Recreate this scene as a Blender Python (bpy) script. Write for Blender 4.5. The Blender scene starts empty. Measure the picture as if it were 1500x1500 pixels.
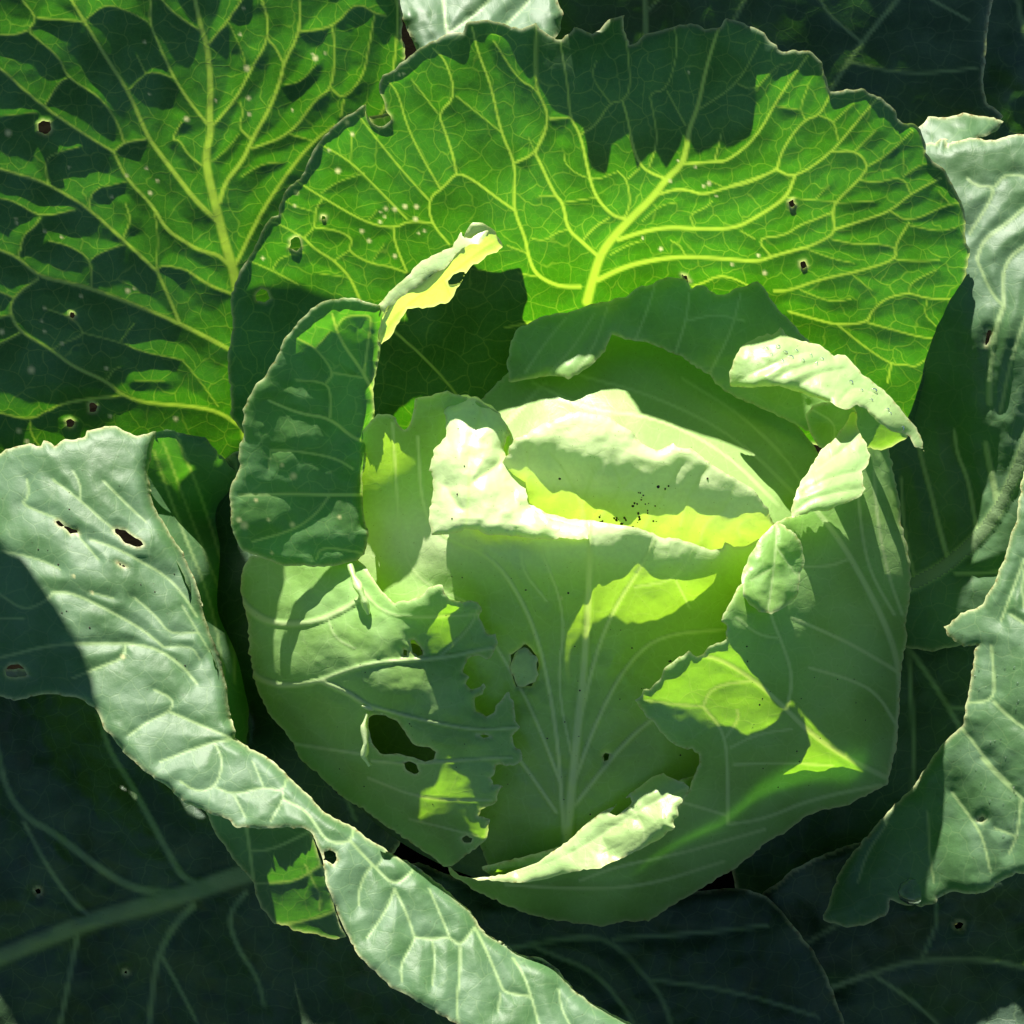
import bpy, math, random
import numpy as np
from mathutils import Vector

S = bpy.context.scene
COL = S.collection
R = math.radians
rng = np.random.default_rng(7)

# ------------------------------------------------------------------ camera, sky, sun, exposure
PITCH = R(54.0)                      # camera looks down at the plant by this angle
DIST = 0.58                          # metres from the lens to the middle of the plant
FOV = 2 * math.atan(0.17 / DIST)     # 0.34 m across at that distance
UNIT = 0.34 / 1500.0                 # one layout unit in metres
CX = np.array([1.0, 0.0, 0.0])
CU = np.array([0.0, math.sin(PITCH), math.cos(PITCH)])
CB = np.array([0.0, -math.cos(PITCH), math.sin(PITCH)])
MID = np.array([0.0, 0.0, 0.125])
CAM = MID + CB * DIST

cd = bpy.data.cameras.new('camera')
co = bpy.data.objects.new('camera', cd)
COL.objects.link(co)
co.location = CAM
co.rotation_euler = (math.pi / 2 - PITCH, 0, 0)
cd.sensor_fit = 'HORIZONTAL'
cd.angle = FOV
cd.clip_start = 0.01
cd.clip_end = 200.0
S.camera = co

SUN_EL, SUN_AZ = R(48.0), R(15.0)    # sun behind the plant and a little to the left
sdir = Vector((-math.cos(SUN_EL) * math.sin(SUN_AZ), math.cos(SUN_EL) * math.cos(SUN_AZ), math.sin(SUN_EL)))
W = bpy.data.worlds.new('World')
S.world = W
W.use_nodes = True
nt = W.node_tree
sky = nt.nodes.new('ShaderNodeTexSky')
sky.sky_type = 'NISHITA'
sky.sun_disc = False
sky.altitude = 1500
sky.air_density = 0.6
sky.dust_density = 0.4
sky.sun_elevation = SUN_EL
sky.sun_rotation = -SUN_AZ
bg = nt.nodes['Background']
nt.links.new(sky.outputs['Color'], bg.inputs['Color'])
bg.inputs['Strength'].default_value = 0.05
sl = bpy.data.lights.new('sun', 'SUN')
sl.energy = 5.0
sl.angle = R(0.6)
sl.color = (1.0, 0.95, 0.86)
so = bpy.data.objects.new('sun', sl)
COL.objects.link(so)
so.location = (-1, 3, 4)
so.rotation_euler = sdir.to_track_quat('Z', 'Y').to_euler()
S.view_settings.view_transform = 'Standard'
S.view_settings.look = 'None'
S.view_settings.gamma = 1.0
S.view_settings.exposure = 1.62
S.render.engine = 'CYCLES'
S.cycles.max_bounces = 10
S.cycles.diffuse_bounces = 6
S.cycles.transmission_bounces = 8

# ------------------------------------------------------------------ helpers
def world(x, y, h):
    """layout point (x right, y down, h towards the viewer, units of 0.227 mm) -> metres"""
    x = np.asarray(x, float); y = np.asarray(y, float); h = np.asarray(h, float)
    z = DIST - h * UNIT
    k = z / DIST * UNIT
    return CAM + np.outer((x - 750) * k, CX) + np.outer((750 - y) * k, CU) - np.outer(z, CB)

def Z(ox, oy, s, *lines):
    """polylines noted on a map of scale s with corner (ox, oy); an item is (w0, w1, points...)"""
    return [(l[0], l[1], [(ox + p[0] / s, oy + p[1] / s) for p in l[2:]]) for l in lines]

def smooth_line(p, it=2):
    p = np.asarray(p, float)
    for _ in range(it):
        if len(p) < 3: break
        a = p[:-1] * .75 + p[1:] * .25; b = p[:-1] * .25 + p[1:] * .75
        q = np.empty((2 * len(a), 2)); q[0::2] = a; q[1::2] = b
        p = np.vstack([p[:1], q, p[-1:]])
    return p

def rough(poly, amp=1.6, step=5.0, seed=0):
    """closed outline with small irregular bites, as a leaf margin has"""
    r = np.random.default_rng(seed)
    P = np.asarray(poly, float); out = []
    for i in range(len(P)):
        a, b = P[i], P[(i + 1) % len(P)]
        L = np.hypot(*(b - a)); n = max(1, int(L / step))
        nrm = np.array([-(b - a)[1], (b - a)[0]]) / max(L, 1e-6)
        bow = r.normal(0, amp * .8)
        for k in range(n):
            t = k / n
            o = bow * math.sin(math.pi * t) + (r.normal(0, amp * .45) if k else 0)
            out.append(a + (b - a) * t + nrm * o)
    return np.array(out)

def soft(poly, it=2):
    P = np.asarray(poly, float)
    for _ in range(it):
        N = np.roll(P, -1, 0); Q = np.empty((2 * len(P), 2)); Q[0::2] = P * .75 + N * .25; Q[1::2] = P * .25 + N * .75; P = Q
    return P

def inside(px, py, poly):
    c = np.zeros(px.shape, bool)
    x0, y0 = poly[:, 0], poly[:, 1]
    x1, y1 = np.roll(x0, -1), np.roll(y0, -1)
    for a, b, e, f in zip(x0, y0, x1, y1):
        if b == f: continue
        m = (b > py) != (f > py)
        c ^= m & (px < (e - a) * (py - b) / (f - b) + a)
    return c

def seg_dist(px, py, a, b, pad):
    m = (px > min(a[0], b[0]) - pad) & (px < max(a[0], b[0]) + pad) & (py > min(a[1], b[1]) - pad) & (py < max(a[1], b[1]) + pad)
    i = np.nonzero(m)[0]
    d = b - a; L = max(d @ d, 1e-9)
    t = np.clip(((px[i] - a[0]) * d[0] + (py[i] - a[1]) * d[1]) / L, 0, 1)
    qx = a[0] + t * d[0]; qy = a[1] + t * d[1]
    return i, np.hypot(px[i] - qx, py[i] - qy), t, qx, qy

def tps(ctrl):
    C = np.asarray(ctrl, float)
    P, v = C[:, :2] / 500.0, C[:, 2]
    n = len(P)
    def U(r2): return np.where(r2 > 1e-12, r2 * np.log(np.maximum(r2, 1e-12)), 0)
    K = U(((P[:, None] - P[None]) ** 2).sum(-1)) + np.eye(n) * 2e-4
    A = np.zeros((n + 3, n + 3)); A[:n, :n] = K
    A[:n, n] = 1; A[:n, n + 1:] = P; A[n:, :n] = A[:n, n:].T
    w = np.linalg.solve(A, np.concatenate([v, [0, 0, 0]]))
    def f(x, y):
        X = np.stack([x, y], -1) / 500.0
        o = w[n] + X @ w[n + 1:]
        for i in range(n):
            o = o + w[i] * U(((X - P[i]) ** 2).sum(-1))
        return o
    return f

def noise2(x, y, cell, seed):
    r = np.random.default_rng(seed)
    g = r.normal(0, 1, (64, 64))
    fx, fy = x / cell, y / cell
    ix, iy = np.floor(fx).astype(int), np.floor(fy).astype(int)
    tx, ty = fx - ix, fy - iy
    tx = tx * tx * (3 - 2 * tx); ty = ty * ty * (3 - 2 * ty)
    G = lambda a, b: g[a % 64, b % 64]
    return (G(ix, iy) * (1 - tx) + G(ix + 1, iy) * tx) * (1 - ty) + (G(ix, iy + 1) * (1 - tx) + G(ix + 1, iy + 1) * tx) * ty

def sheet(outline, ctrl, veins=(), holes=(), spots=(), step=3.0, blister=8.0, bw=20.0, ridge=0.0, noise=2.0,
          rim=3.0, rimw=3.0, rolls=(), amp=1.6, seed=1, paleness=0.0, extra=None, edge=1.0, thick=2.2, paleness_fn=None, vs=1.0, wavy=2.2):
    """one leaf surface: outline and holes cut from a grid, raised to its depth, blistered between its veins"""
    poly = rough(outline, amp, 5.0, seed)
    hol = [rough(h, min(amp, 1.0) if len(h) < 60 else .05, 4.0, seed + 11 + i) for i, h in enumerate(holes)]
    x0, y0 = poly.min(0) - step; x1, y1 = poly.max(0) + step
    nx, ny = int((x1 - x0) / step) + 2, int((y1 - y0) / step) + 2
    gx = x0 + np.arange(nx) * step; gy = y0 + np.arange(ny) * step
    cx, cy = np.meshgrid(gx[:-1] + step / 2, gy[:-1] + step / 2, indexing='ij')
    ins = inside(cx.ravel(), cy.ravel(), poly)
    for h in hol: ins &= ~inside(cx.ravel(), cy.ravel(), h)
    ci = np.nonzero(ins)[0]
    i, j = ci // (ny - 1), ci % (ny - 1)
    q = np.stack([i * ny + j, i * ny + j + 1, (i + 1) * ny + j + 1, (i + 1) * ny + j], 1)   # faces the viewer
    used, inv = np.unique(q, return_inverse=True)
    q = inv.reshape(q.shape)
    X = gx[used // ny].copy(); Y = gy[used % ny].copy()
    # border edges
    e = np.concatenate([q[:, [0, 1]], q[:, [1, 2]], q[:, [2, 3]], q[:, [3, 0]]])
    es = np.sort(e, 1); key = es[:, 0] * (len(X) + 1) + es[:, 1]
    _, first, cnt = np.unique(key, return_index=True, return_counts=True)
    be = e[first[cnt == 1]]
    bv = np.unique(be)
    # snap border vertices to the true outline
    bd = np.full(len(bv), 1e9); bx, by = X[bv].copy(), Y[bv].copy()
    sx, sy = X[bv], Y[bv]
    D = np.full(len(X), 60.0)
    for pl in [poly] + hol:
        for k in range(len(pl)):
            a, b = pl[k], pl[(k + 1) % len(pl)]
            ii, d, t, qx, qy = seg_dist(sx, sy, a, b, step * 1.5)
            m = d < bd[ii]
            bd[ii[m]] = d[m]; bx[ii[m]] = qx[m]; by[ii[m]] = qy[m]
    ok = bd < step * 1.3
    X[bv[ok]] = bx[ok]; Y[bv[ok]] = by[ok]
    for pl in [poly] + hol:
        for k in range(len(pl)):
            ii, d, t, qx, qy = seg_dist(X, Y, pl[k], pl[(k + 1) % len(pl)], 14)
            D[ii] = np.minimum(D[ii], d)
    # veins
    vd = np.full(len(X), 60.0); vm = np.zeros(len(X)); vr = np.zeros(len(X))
    for w0, w1, pts in veins:
        p = smooth_line(pts, 2); n = len(p) - 1
        for k in range(n):
            ii, d, t, qx, qy = seg_dist(X, Y, p[k], p[k + 1], 60)
            w = (w0 + (w1 - w0) * (k + t) / n) * vs
            vd[ii] = np.minimum(vd[ii], np.maximum(d - w * .5, 0) + (1.5 if w1 < 2.5 and w0 < 3 else 0))
            mm = np.clip((w * .62 + step * .35 - d) / (w * .25 + step * .35), 0, 1) * min(1.0, .35 + w0 / 6.0)
            vm[ii] = np.maximum(vm[ii], mm)
            vr[ii] = np.maximum(vr[ii], w * np.sqrt(np.clip(1 - (d / (w * .75)) ** 2, 0, 1)))
    H = tps(ctrl)(X, Y)
    fade = np.clip(D / 14.0, 0, 1)
    H += blister * (1 - np.exp(-(vd / bw) ** 1.15)) * (.35 + .65 * fade) if len(veins) else 0
    H += ridge * vr
    H += noise * noise2(X + 9000, Y + 9000, 46, seed) + noise * .45 * noise2(X + 9000, Y + 9000, 19, seed + 1) + noise * .14 * noise2(X + 9000, Y + 9000, 8, seed + 2)
    H += noise * wavy * noise2(X + 9000, Y + 9000, 34, seed + 4) * np.exp(-D / 9.0)      # wavy margin
    for pl, Rr, sgn in rolls:
        p = smooth_line(pl, 2); d0 = np.full(len(X), 1e9)
        for k in range(len(p) - 1):
            ii, d, t, qx, qy = seg_dist(X, Y, p[k], p[k + 1], Rr * 1.05)
            d0[ii] = np.minimum(d0[ii], d)
        u = np.clip(d0 / Rr, 0, 1)
        H += sgn * Rr * (1 - np.sqrt(np.clip(1 - (1 - u) ** 2, 0, 1)))
    H -= rim * np.exp(-(D / rimw) ** 1.3)
    if extra is not None: H = H + extra(X, Y)
    sp = np.zeros(len(X))
    for (a, b, r) in spots:
        sp = np.maximum(sp, np.clip(1.35 - np.hypot(X - a, Y - b) / r, 0, 1))
    yg = np.full(len(X), float(paleness))
    if paleness_fn is not None: yg = np.clip(paleness_fn(X, Y), 0, 1)
    mask = np.stack([vm, np.exp(-(D / 2.6) ** 1.5) * edge, sp, yg], 1)
    V = world(X, Y, H)
    Vs = world(X[be.ravel()], Y[be.ravel()], H[be.ravel()] - thick)
    # margin has a real thickness
    n0 = len(X); nb = len(be)
    Vt = world(X[be.ravel()], Y[be.ravel()], H[be.ravel()])
    skirt = np.stack([n0 + 2 * np.arange(nb), n0 + 2 * nb + 2 * np.arange(nb), n0 + 2 * nb + 2 * np.arange(nb) + 1, n0 + 2 * np.arange(nb) + 1], 1)
    V = np.vstack([V, Vt, Vs])
    mb = mask[be.ravel()]; mb[:, 1] = edge
    mask = np.vstack([mask, mb, mb])
    PX = np.stack([np.concatenate([X, X[be.ravel()], X[be.ravel()]]), np.concatenate([Y, Y[be.ravel()], Y[be.ravel()]]), np.zeros(len(V))], 1)
    f = lambda x, y: float(np.mean(H[np.argsort(np.hypot(X - x, Y - y))[:4]]))
    return dict(V=V, Q=np.vstack([q, skirt]), M=mask, P=PX, h=f)

def split(s, poly):
    """the same surface as two parts: blade, and what lies inside poly (its midrib)"""
    c = s['P'][s['Q'], :2].mean(1)
    m = inside(c[:, 0], c[:, 1], np.asarray(poly, float))
    return dict(s, Q=s['Q'][~m]), dict(s, Q=s['Q'][m])

def build(name, sheets, mat, parent=None, label=None):
    tidy = []
    for s in sheets:                 # drop unused vertices
        u, inv = np.unique(s['Q'], return_inverse=True)
        tidy.append(dict(V=s['V'][u], M=s['M'][u], P=s['P'][u], Q=inv.reshape(np.shape(s['Q']))))
    sheets = tidy
    V = np.vstack([s['V'] for s in sheets]); M = np.vstack([s['M'] for s in sheets]); P = np.vstack([s['P'] for s in sheets])
    off = np.cumsum([0] + [len(s['V']) for s in sheets[:-1]])
    Q = np.vstack([s['Q'] + o for s, o in zip(sheets, off)])
    me = bpy.data.meshes.new(name)
    org = np.array((parent.parent or parent).location) if parent else np.zeros(3)
    me.vertices.add(len(V)); me.vertices.foreach_set('co', (V - org).astype(np.float32).ravel())
    me.loops.add(4 * len(Q)); me.loops.foreach_set('vertex_index', Q.astype(np.int32).ravel())
    me.polygons.add(len(Q))
    me.polygons.foreach_set('loop_start', np.arange(0, 4 * len(Q), 4, dtype=np.int32))
    me.update(calc_edges=True)
    me.polygons.foreach_set('use_smooth', np.ones(len(Q), bool))
    a = me.attributes.new('mask', 'FLOAT_COLOR', 'POINT'); a.data.foreach_set('color', M.astype(np.float32).ravel())
    b = me.attributes.new('flat', 'FLOAT_VECTOR', 'POINT'); b.data.foreach_set('vector', (P / 100.0).astype(np.float32).ravel())
    me.validate()
    me.materials.append(mat)
    o = bpy.data.objects.new(name, me)
    COL.objects.link(o)
    if parent: o.parent = parent
    if label: o['label'] = label
    return o

def plant(name, x, y, h, label, group='cabbage plants in the bed'):
    p = world([x], [y], [h])[0]
    o = bpy.data.objects.new(name, None)
    COL.objects.link(o)
    o.location = p
    o.empty_display_size = .02
    o['label'] = label; o['category'] = 'cabbage'; o['group'] = group
    bpy.context.view_layer.update()
    return o

def slot(pts, k=.8):
    """outline of the midrib (also of the gap in the blade that it fills); pts are (x, y, radius)"""
    P = np.array(pts, float); a = []; b = []
    t = np.linspace(0, len(P) - 1, 6 * (len(P) - 1) + 1); kk = np.arange(len(P))
    C = np.stack([np.interp(t, kk, P[:, c]) for c in range(3)], 1)
    for _ in range(5): C[1:-1] = (C[:-2] + 2 * C[1:-1] + C[2:]) / 4
    for i in range(len(C)):
        d = C[min(i + 1, len(C) - 1), :2] - C[max(i - 1, 0), :2]; d = d / max(np.hypot(*d), 1e-6); n = np.array([-d[1], d[0]])
        a.append(C[i, :2] + n * C[i, 2] * k); b.append(C[i, :2] - n * C[i, 2] * k)
    return np.array(a + b[::-1])

# ------------------------------------------------------------------ materials
def leaf_mat(name, dif, tra, vein_d, vein_t, pale_d, pale_t, fac=.5, rough_=.45, spec=.45, net=.35, mottle=.25, bump=.25, bloom=None, bloom_amt=.0):
    m = bpy.data.materials.new(name); m.use_nodes = True
    t = m.node_tree; N = t.nodes; L = t.links
    N.clear()
    def nd(k, **kw):
        n = N.new(k)
        for a, b in kw.items(): setattr(n, a, b)
        return n
    def mix(a, b, f, mode='MIX'):
        n = nd('ShaderNodeMix', data_type='RGBA', blend_type=mode)
        for s, v in ((n.inputs[6], a), (n.inputs[7], b), (n.inputs[0], f)):
            if hasattr(v, 'links'): L.new(v, s)
            else: s.default_value = v if not isinstance(v, tuple) else (*v, 1)
        return n.outputs[2]
    def math_(op, a, b=0.0, c=None):
        n = nd('ShaderNodeMath', operation=op)
        for s, v in zip(n.inputs, (a, b, c)):
            if v is None: continue
            if hasattr(v, 'links'): L.new(v, s)
            else: s.default_value = v
        return n.outputs[0]
    at = nd('ShaderNodeAttribute', attribute_name='mask')
    fl = nd('ShaderNodeAttribute', attribute_name='flat')
    sep = nd('ShaderNodeSeparateColor'); L.new(at.outputs['Color'], sep.inputs[0])
    vein, edge, spot, paleness = sep.outputs[0], sep.outputs[1], sep.outputs[2], at.outputs['Alpha']
    # warp the flat coordinates a little, then a net of fine veins in two sizes
    nw = nd('ShaderNodeTexNoise'); nw.inputs['Scale'].default_value = 2.2; nw.inputs['Detail'].default_value = 2
    L.new(fl.outputs['Vector'], nw.inputs['Vector'])
    sc = nd('ShaderNodeVectorMath', operation='MULTIPLY_ADD'); L.new(nw.outputs['Color'], sc.inputs[0])
    sc.inputs[1].default_value = (.35, .35, 0); L.new(fl.outputs['Vector'], sc.inputs[2])
    def netmask(scale, w):
        v = nd('ShaderNodeTexVoronoi', feature='DISTANCE_TO_EDGE', voronoi_dimensions='2D')
        v.inputs['Scale'].default_value = scale
        L.new(sc.outputs[0], v.inputs['Vector'])
        r = nd('ShaderNodeMapRange', interpolation_type='SMOOTHSTEP')
        r.inputs['From Min'].default_value = 0; r.inputs['From Max'].default_value = w
        r.inputs['To Min'].default_value = 1; r.inputs['To Max'].default_value = 0
        L.new(v.outputs['Distance'], r.inputs['Value'])
        return r.outputs[0]
    n1 = netmask(3.4, .055); n2 = netmask(9.0, .09)
    patch = nd('ShaderNodeTexNoise'); patch.inputs['Scale'].default_value = 1.1; patch.inputs['Detail'].default_value = 5
    L.new(fl.outputs['Vector'], patch.inputs['Vector'])
    netv = math_('MULTIPLY', math_('ADD', n1, math_('MULTIPLY', n2, .3)), math_('MULTIPLY', math_('MULTIPLY', patch.outputs['Fac'], 1.7), net))
    vv = math_('MINIMUM', math_('MAXIMUM', vein, netv), 1.0)
    fine = nd('ShaderNodeTexNoise'); fine.inputs['Scale'].default_value = 14; fine.inputs['Detail'].default_value = 8; fine.inputs['Roughness'].default_value = .65
    L.new(fl.outputs['Vector'], fine.inputs['Vector'])
    mot = math_('MULTIPLY_ADD', math_('ADD', math_('MULTIPLY', patch.outputs['Fac'], .6), math_('MULTIPLY', fine.outputs['Fac'], .4)), mottle * 4, 1 - mottle * 2)
    motc = nd('ShaderNodeCombineColor')
    for s in motc.inputs: L.new(mot, s)
    d = mix(dif, pale_d, paleness); tr = mix(tra, pale_t, paleness)
    d = mix(d, motc.outputs[0], 1.0, 'MULTIPLY'); tr = mix(tr, motc.outputs[0], 1.0, 'MULTIPLY')
    if bloom:
        bl = nd('ShaderNodeMapRange', interpolation_type='SMOOTHSTEP')
        bl.inputs['From Min'].default_value = .38; bl.inputs['From Max'].default_value = .62
        bl.inputs['To Max'].default_value = bloom_amt
        L.new(patch.outputs['Fac'], bl.inputs['Value'])
        d = mix(d, bloom, bl.outputs[0])
    d = mix(d, vein_d, vv); tr = mix(tr, vein_t, vv)
    eb = nd('ShaderNodeMapRange', interpolation_type='SMOOTHSTEP'); eb.inputs['From Min'].default_value = .50; eb.inputs['From Max'].default_value = .62
    L.new(fine.outputs['Fac'], eb.inputs['Value'])
    ec = mix((.62, .66, .34), (.34, .22, .09), eb.outputs[0])  # pale tint paints the lit rim, brown is dried margin
    d = mix(d, ec, math_('MULTIPLY', edge, .75)); tr = mix(tr, (.75, .8, .25), math_('MULTIPLY', edge, .7))
    d = mix(d, (.55, .55, .25), spot); tr = mix(tr, (.95, .95, .4), spot)
    # little dark specks of dirt
    sp = nd('ShaderNodeTexVoronoi', voronoi_dimensions='2D'); sp.inputs['Scale'].default_value = 3.0
    L.new(fl.outputs['Vector'], sp.inputs['Vector'])
    sr = nd('ShaderNodeMapRange'); sr.inputs['From Min'].default_value = .012; sr.inputs['From Max'].default_value = .03
    sr.inputs['To Min'].default_value = .7; sr.inputs['To Max'].default_value = 0
    L.new(sp.outputs['Distance'], sr.inputs['Value'])
    d = mix(d, (.05, .035, .015), sr.outputs[0])
    bp = nd('ShaderNodeBump'); bp.inputs['Strength'].default_value = bump; bp.inputs['Distance'].default_value = .0006
    hh = math_('SUBTRACT', math_('MULTIPLY', fine.outputs['Fac'], .8), math_('MULTIPLY', netv, .9))
    L.new(hh, bp.inputs['Height'])
    pr = nd('ShaderNodeBsdfPrincipled')
    L.new(d, pr.inputs['Base Color'])
    rr = math_('MULTIPLY_ADD', patch.outputs['Fac'], .25, rough_ - .12)
    L.new(rr, pr.inputs['Roughness'])
    pr.inputs['Specular IOR Level'].default_value = spec
    L.new(bp.outputs[0], pr.inputs['Normal'])
    tl = nd('ShaderNodeBsdfTranslucent'); L.new(tr, tl.inputs['Color']); L.new(bp.outputs[0], tl.inputs['Normal'])
    ms = nd('ShaderNodeMixShader'); ms.inputs[0].default_value = fac
    L.new(pr.outputs[0], ms.inputs[1]); L.new(tl.outputs[0], ms.inputs[2])
    out = nd('ShaderNodeOutputMaterial'); L.new(ms.outputs[0], out.inputs['Surface'])
    return m

M_OUT = leaf_mat('outer_leaf_green', (.062, .145, .05), (.062, .285, .003), (.30, .44, .16), (.52, .82, .04), (.45, .58, .25), (.6, .85, .12),
                 fac=.5, rough_=.5, spec=.35, net=.27, mottle=.36, bump=.16, bloom=(.10, .195, .125), bloom_amt=.6)
M_WAX = leaf_mat('waxy_leaf_green', (.078, .172, .064), (.11, .41, .01), (.30, .44, .18), (.5, .78, .08), (.42, .55, .22), (.6, .85, .12),
                 fac=.36, rough_=.5, spec=.4, net=.16, mottle=.22, bump=.24, bloom=(.13, .222, .13), bloom_amt=.6)
M_DARK = leaf_mat('shaded_leaf_green', (.035, .075, .03), (.04, .15, .008), (.20, .30, .14), (.3, .5, .08), (.3, .4, .18), (.4, .6, .1),
                  fac=.3, rough_=.44, spec=.5, net=.2, mottle=.4, bump=.45, bloom=(.062, .108, .072), bloom_amt=.75)  # low albedo carries the deep shade these leaves stand in
M_HEAD = leaf_mat('head_leaf_green', (.21, .42, .07), (.38, .70, .02), (.56, .72, .30), (.66, .88, .14), (.82, .89, .54), (.72, .94, .09),
                  fac=.4, rough_=.36, spec=.5, net=.16, mottle=.18, bump=.2)
M_WRAP = leaf_mat('wrapper_leaf_green', (.16, .32, .075), (.27, .60, .015), (.42, .56, .24), (.62, .86, .10), (.6, .74, .36), (.7, .92, .12),
                 fac=.4, rough_=.42, spec=.45, net=.18, mottle=.2, bump=.22, bloom=(.24, .40, .18), bloom_amt=.4)
M_MID = leaf_mat('chewed_leaf_green', (.23, .41, .10), (.32, .66, .015), (.44, .58, .25), (.62, .86, .10), (.66, .78, .42), (.7, .92, .12),
                 fac=.38, rough_=.42, spec=.45, net=.18, mottle=.2, bump=.24, bloom=(.31, .48, .21), bloom_amt=.4)
M_DIM = leaf_mat('upright_leaf_green', (.085, .185, .05), (.12, .46, .008), (.30, .44, .16), (.55, .85, .06), (.62, .74, .38), (.7, .92, .10),
                 fac=.42, rough_=.42, spec=.5, net=.2, mottle=.22, bump=.22, bloom=(.13, .24, .12), bloom_amt=.5)

# ------------------------------------------------------------------ ground
gm = bpy.data.materials.new('shade_black_soil'); gm.use_nodes = True
t = gm.node_tree; pb = t.nodes['Principled BSDF']
tc = t.nodes.new('ShaderNodeTexCoord')
n1 = t.nodes.new('ShaderNodeTexNoise'); n1.inputs['Scale'].default_value = 60; n1.inputs['Detail'].default_value = 10
t.links.new(tc.outputs['Object'], n1.inputs['Vector'])
cr = t.nodes.new('ShaderNodeValToRGB')
cr.color_ramp.elements[0].color = (.002, .002, .0012, 1); cr.color_ramp.elements[1].color = (.006, .005, .003, 1)  # near black so soil in the gaps reads as shade
t.links.new(n1.outputs['Fac'], cr.inputs['Fac']); t.links.new(cr.outputs['Color'], pb.inputs['Base Color'])
pb.inputs['Roughness'].default_value = .95; pb.inputs['Specular IOR Level'].default_value = 0.0
bp = t.nodes.new('ShaderNodeBump'); bp.inputs['Strength'].default_value = .8; bp.inputs['Distance'].default_value = .01
t.links.new(n1.outputs['Fac'], bp.inputs['Height']); t.links.new(bp.outputs[0], pb.inputs['Normal'])
n = 90
g = np.linspace(-1, 1, n); g = np.sign(g) * np.abs(g) ** 2.2 * 40
gx, gy = np.meshgrid(g, g, indexing='ij')
gz = .012 * noise2(gx * 1000 + 5e5, gy * 1000 + 5e5, 60, 5) * np.exp(-np.hypot(gx, gy)) - .01
ij = np.arange(n * n).reshape(n, n)
gq = np.stack([ij[:-1, :-1], ij[1:, :-1], ij[1:, 1:], ij[:-1, 1:]], -1).reshape(-1, 4)
me = bpy.data.meshes.new('ground')
me.from_pydata(np.stack([gx, gy, gz], -1).reshape(-1, 3).tolist(), [], gq.tolist())
me.polygons.foreach_set('use_smooth', np.ones(len(gq), bool))
me.materials.append(gm)
go = bpy.data.objects.new('ground', me); COL.objects.link(go); go['kind'] = 'structure'

# ------------------------------------------------------------------ plants
CAB = plant('cabbage_plant', 850, 1060, -330, 'whole green cabbage with a pale firm head among its wide spread outer leaves')
RIGHT = plant('cabbage_plant', 1750, 1000, -350, 'neighbouring cabbage showing one pale dewy leaf with a ragged margin over dark leaves', 'cabbage plants in the bed')
BACK = plant('cabbage_plant', 900, -500, -900, 'cabbage behind the tall backlit leaf, its leaves dark blue green with one pale sunlit patch', 'cabbage plants in the bed')

# ---- tall backlit leaf behind the head
o1 = [(338,610),(335,560),(333,520),(341,470),(337,440),(350,400),(372,365),(388,330),(408,315),(415,285),(440,262),(452,235),(470,205),(500,175),(530,155),(537,152),
      (536,165),(545,180),(555,185),(568,180),(572,170),(563,150),(556,120),(560,110),(585,93),(600,82),(625,65),(660,48),(678,48),(683,33),(710,29),(740,35),(765,42),(785,33),
      (800,48),(815,58),(828,52),(842,38),(868,50),(890,30),(915,22),(914,45),(922,66),(930,64),(945,50),(985,40),(1022,36),(1032,43),(1055,40),(1064,26),(1085,32),(1120,48),
      (1138,66),(1146,76),(1160,73),(1185,74),(1205,92),(1211,115),(1216,134),(1240,130),(1262,129),(1290,142),(1312,162),(1322,180),(1335,180),(1350,195),(1356,224),(1385,250),(1405,290),
      (1415,325),(1421,370),(1413,420),(1405,480),(1392,540),(1375,590),(1362,625),(1335,655),(1250,660),(1100,640),(900,640),(700,660),(560,680),(450,680),(380,660)]
A = Z(330, 20, 3,
      (7, 2.5, (1560,1200),(1480,1200),(1420,1180),(1360,1140),(1330,1060),(1320,990),(1270,870),(1270,780),(1275,660),(1210,520),(1170,320),(1110,170),(1085,60)),
      (4, 3, (1265,860),(1180,800),(1090,730),(1015,697),(970,755),(890,815),(905,920),(985,1015)),
      (4, 2, (1015,697),(1000,620),(960,500),(935,440),(1015,362),(970,205),(910,150)),
      (2, 1.5, (935,440),(820,290)), (3, 2, (890,815),(760,670),(610,480),(590,450)), (3, 2, (945,770),(870,640),(800,500),(760,350),(720,300)),
      (3.5, 2, (905,920),(810,910),(740,945),(620,920),(430,810),(320,740)), (3.5, 3, (740,945),(745,1010),(800,1140)),
      (3, 2, (800,905),(670,770),(550,650),(450,590),(390,565)), (2, 1.5, (550,650),(555,540)),
      (2.5, 2.5, (430,810),(395,860),(395,940),(345,985)), (2.5, 2, (345,985),(230,920),(180,910)),
      (2.5, 3, (395,940),(480,950),(550,980),(555,1010),(540,1045),(640,1100),(720,1110),(800,1140)),
      (3, 4.5, (345,985),(400,1040),(480,1085),(550,1160),(590,1255)), (2, 2, (540,1045),(480,1085)), (2.5, 1.5, (320,1190),(200,1125),(90,1080)),
      (2, 1.5, (210,1120),(240,1070),(345,1050)), (2, 2, (1015,362),(1100,430),(1210,520)),
      (4, 2, (1275,655),(1365,615),(1430,465),(1370,330),(1290,295),(1180,120)), (2.5, 1.5, (1370,330),(1370,60)), (3, 3, (1430,465),(1520,455)),
      (2, 2, (1240,1020),(1320,1050)), (2, 2.5, (1285,1140),(1365,1155)), (1.5, 1.2, (1365,615),(1330,540)), (1.5, 1.2, (610,700),(490,740),(420,790)),
      (1.5, 1.2, (1380,800),(1450,800)), (1.5, 1.2, (620,920),(670,860)), (1.5, 1.2, (390,870),(300,845),(240,810)), (1.3, 1, (550,1160),(400,1140)), (1.3, 1, (700,1010),(640,1100)))
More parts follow.
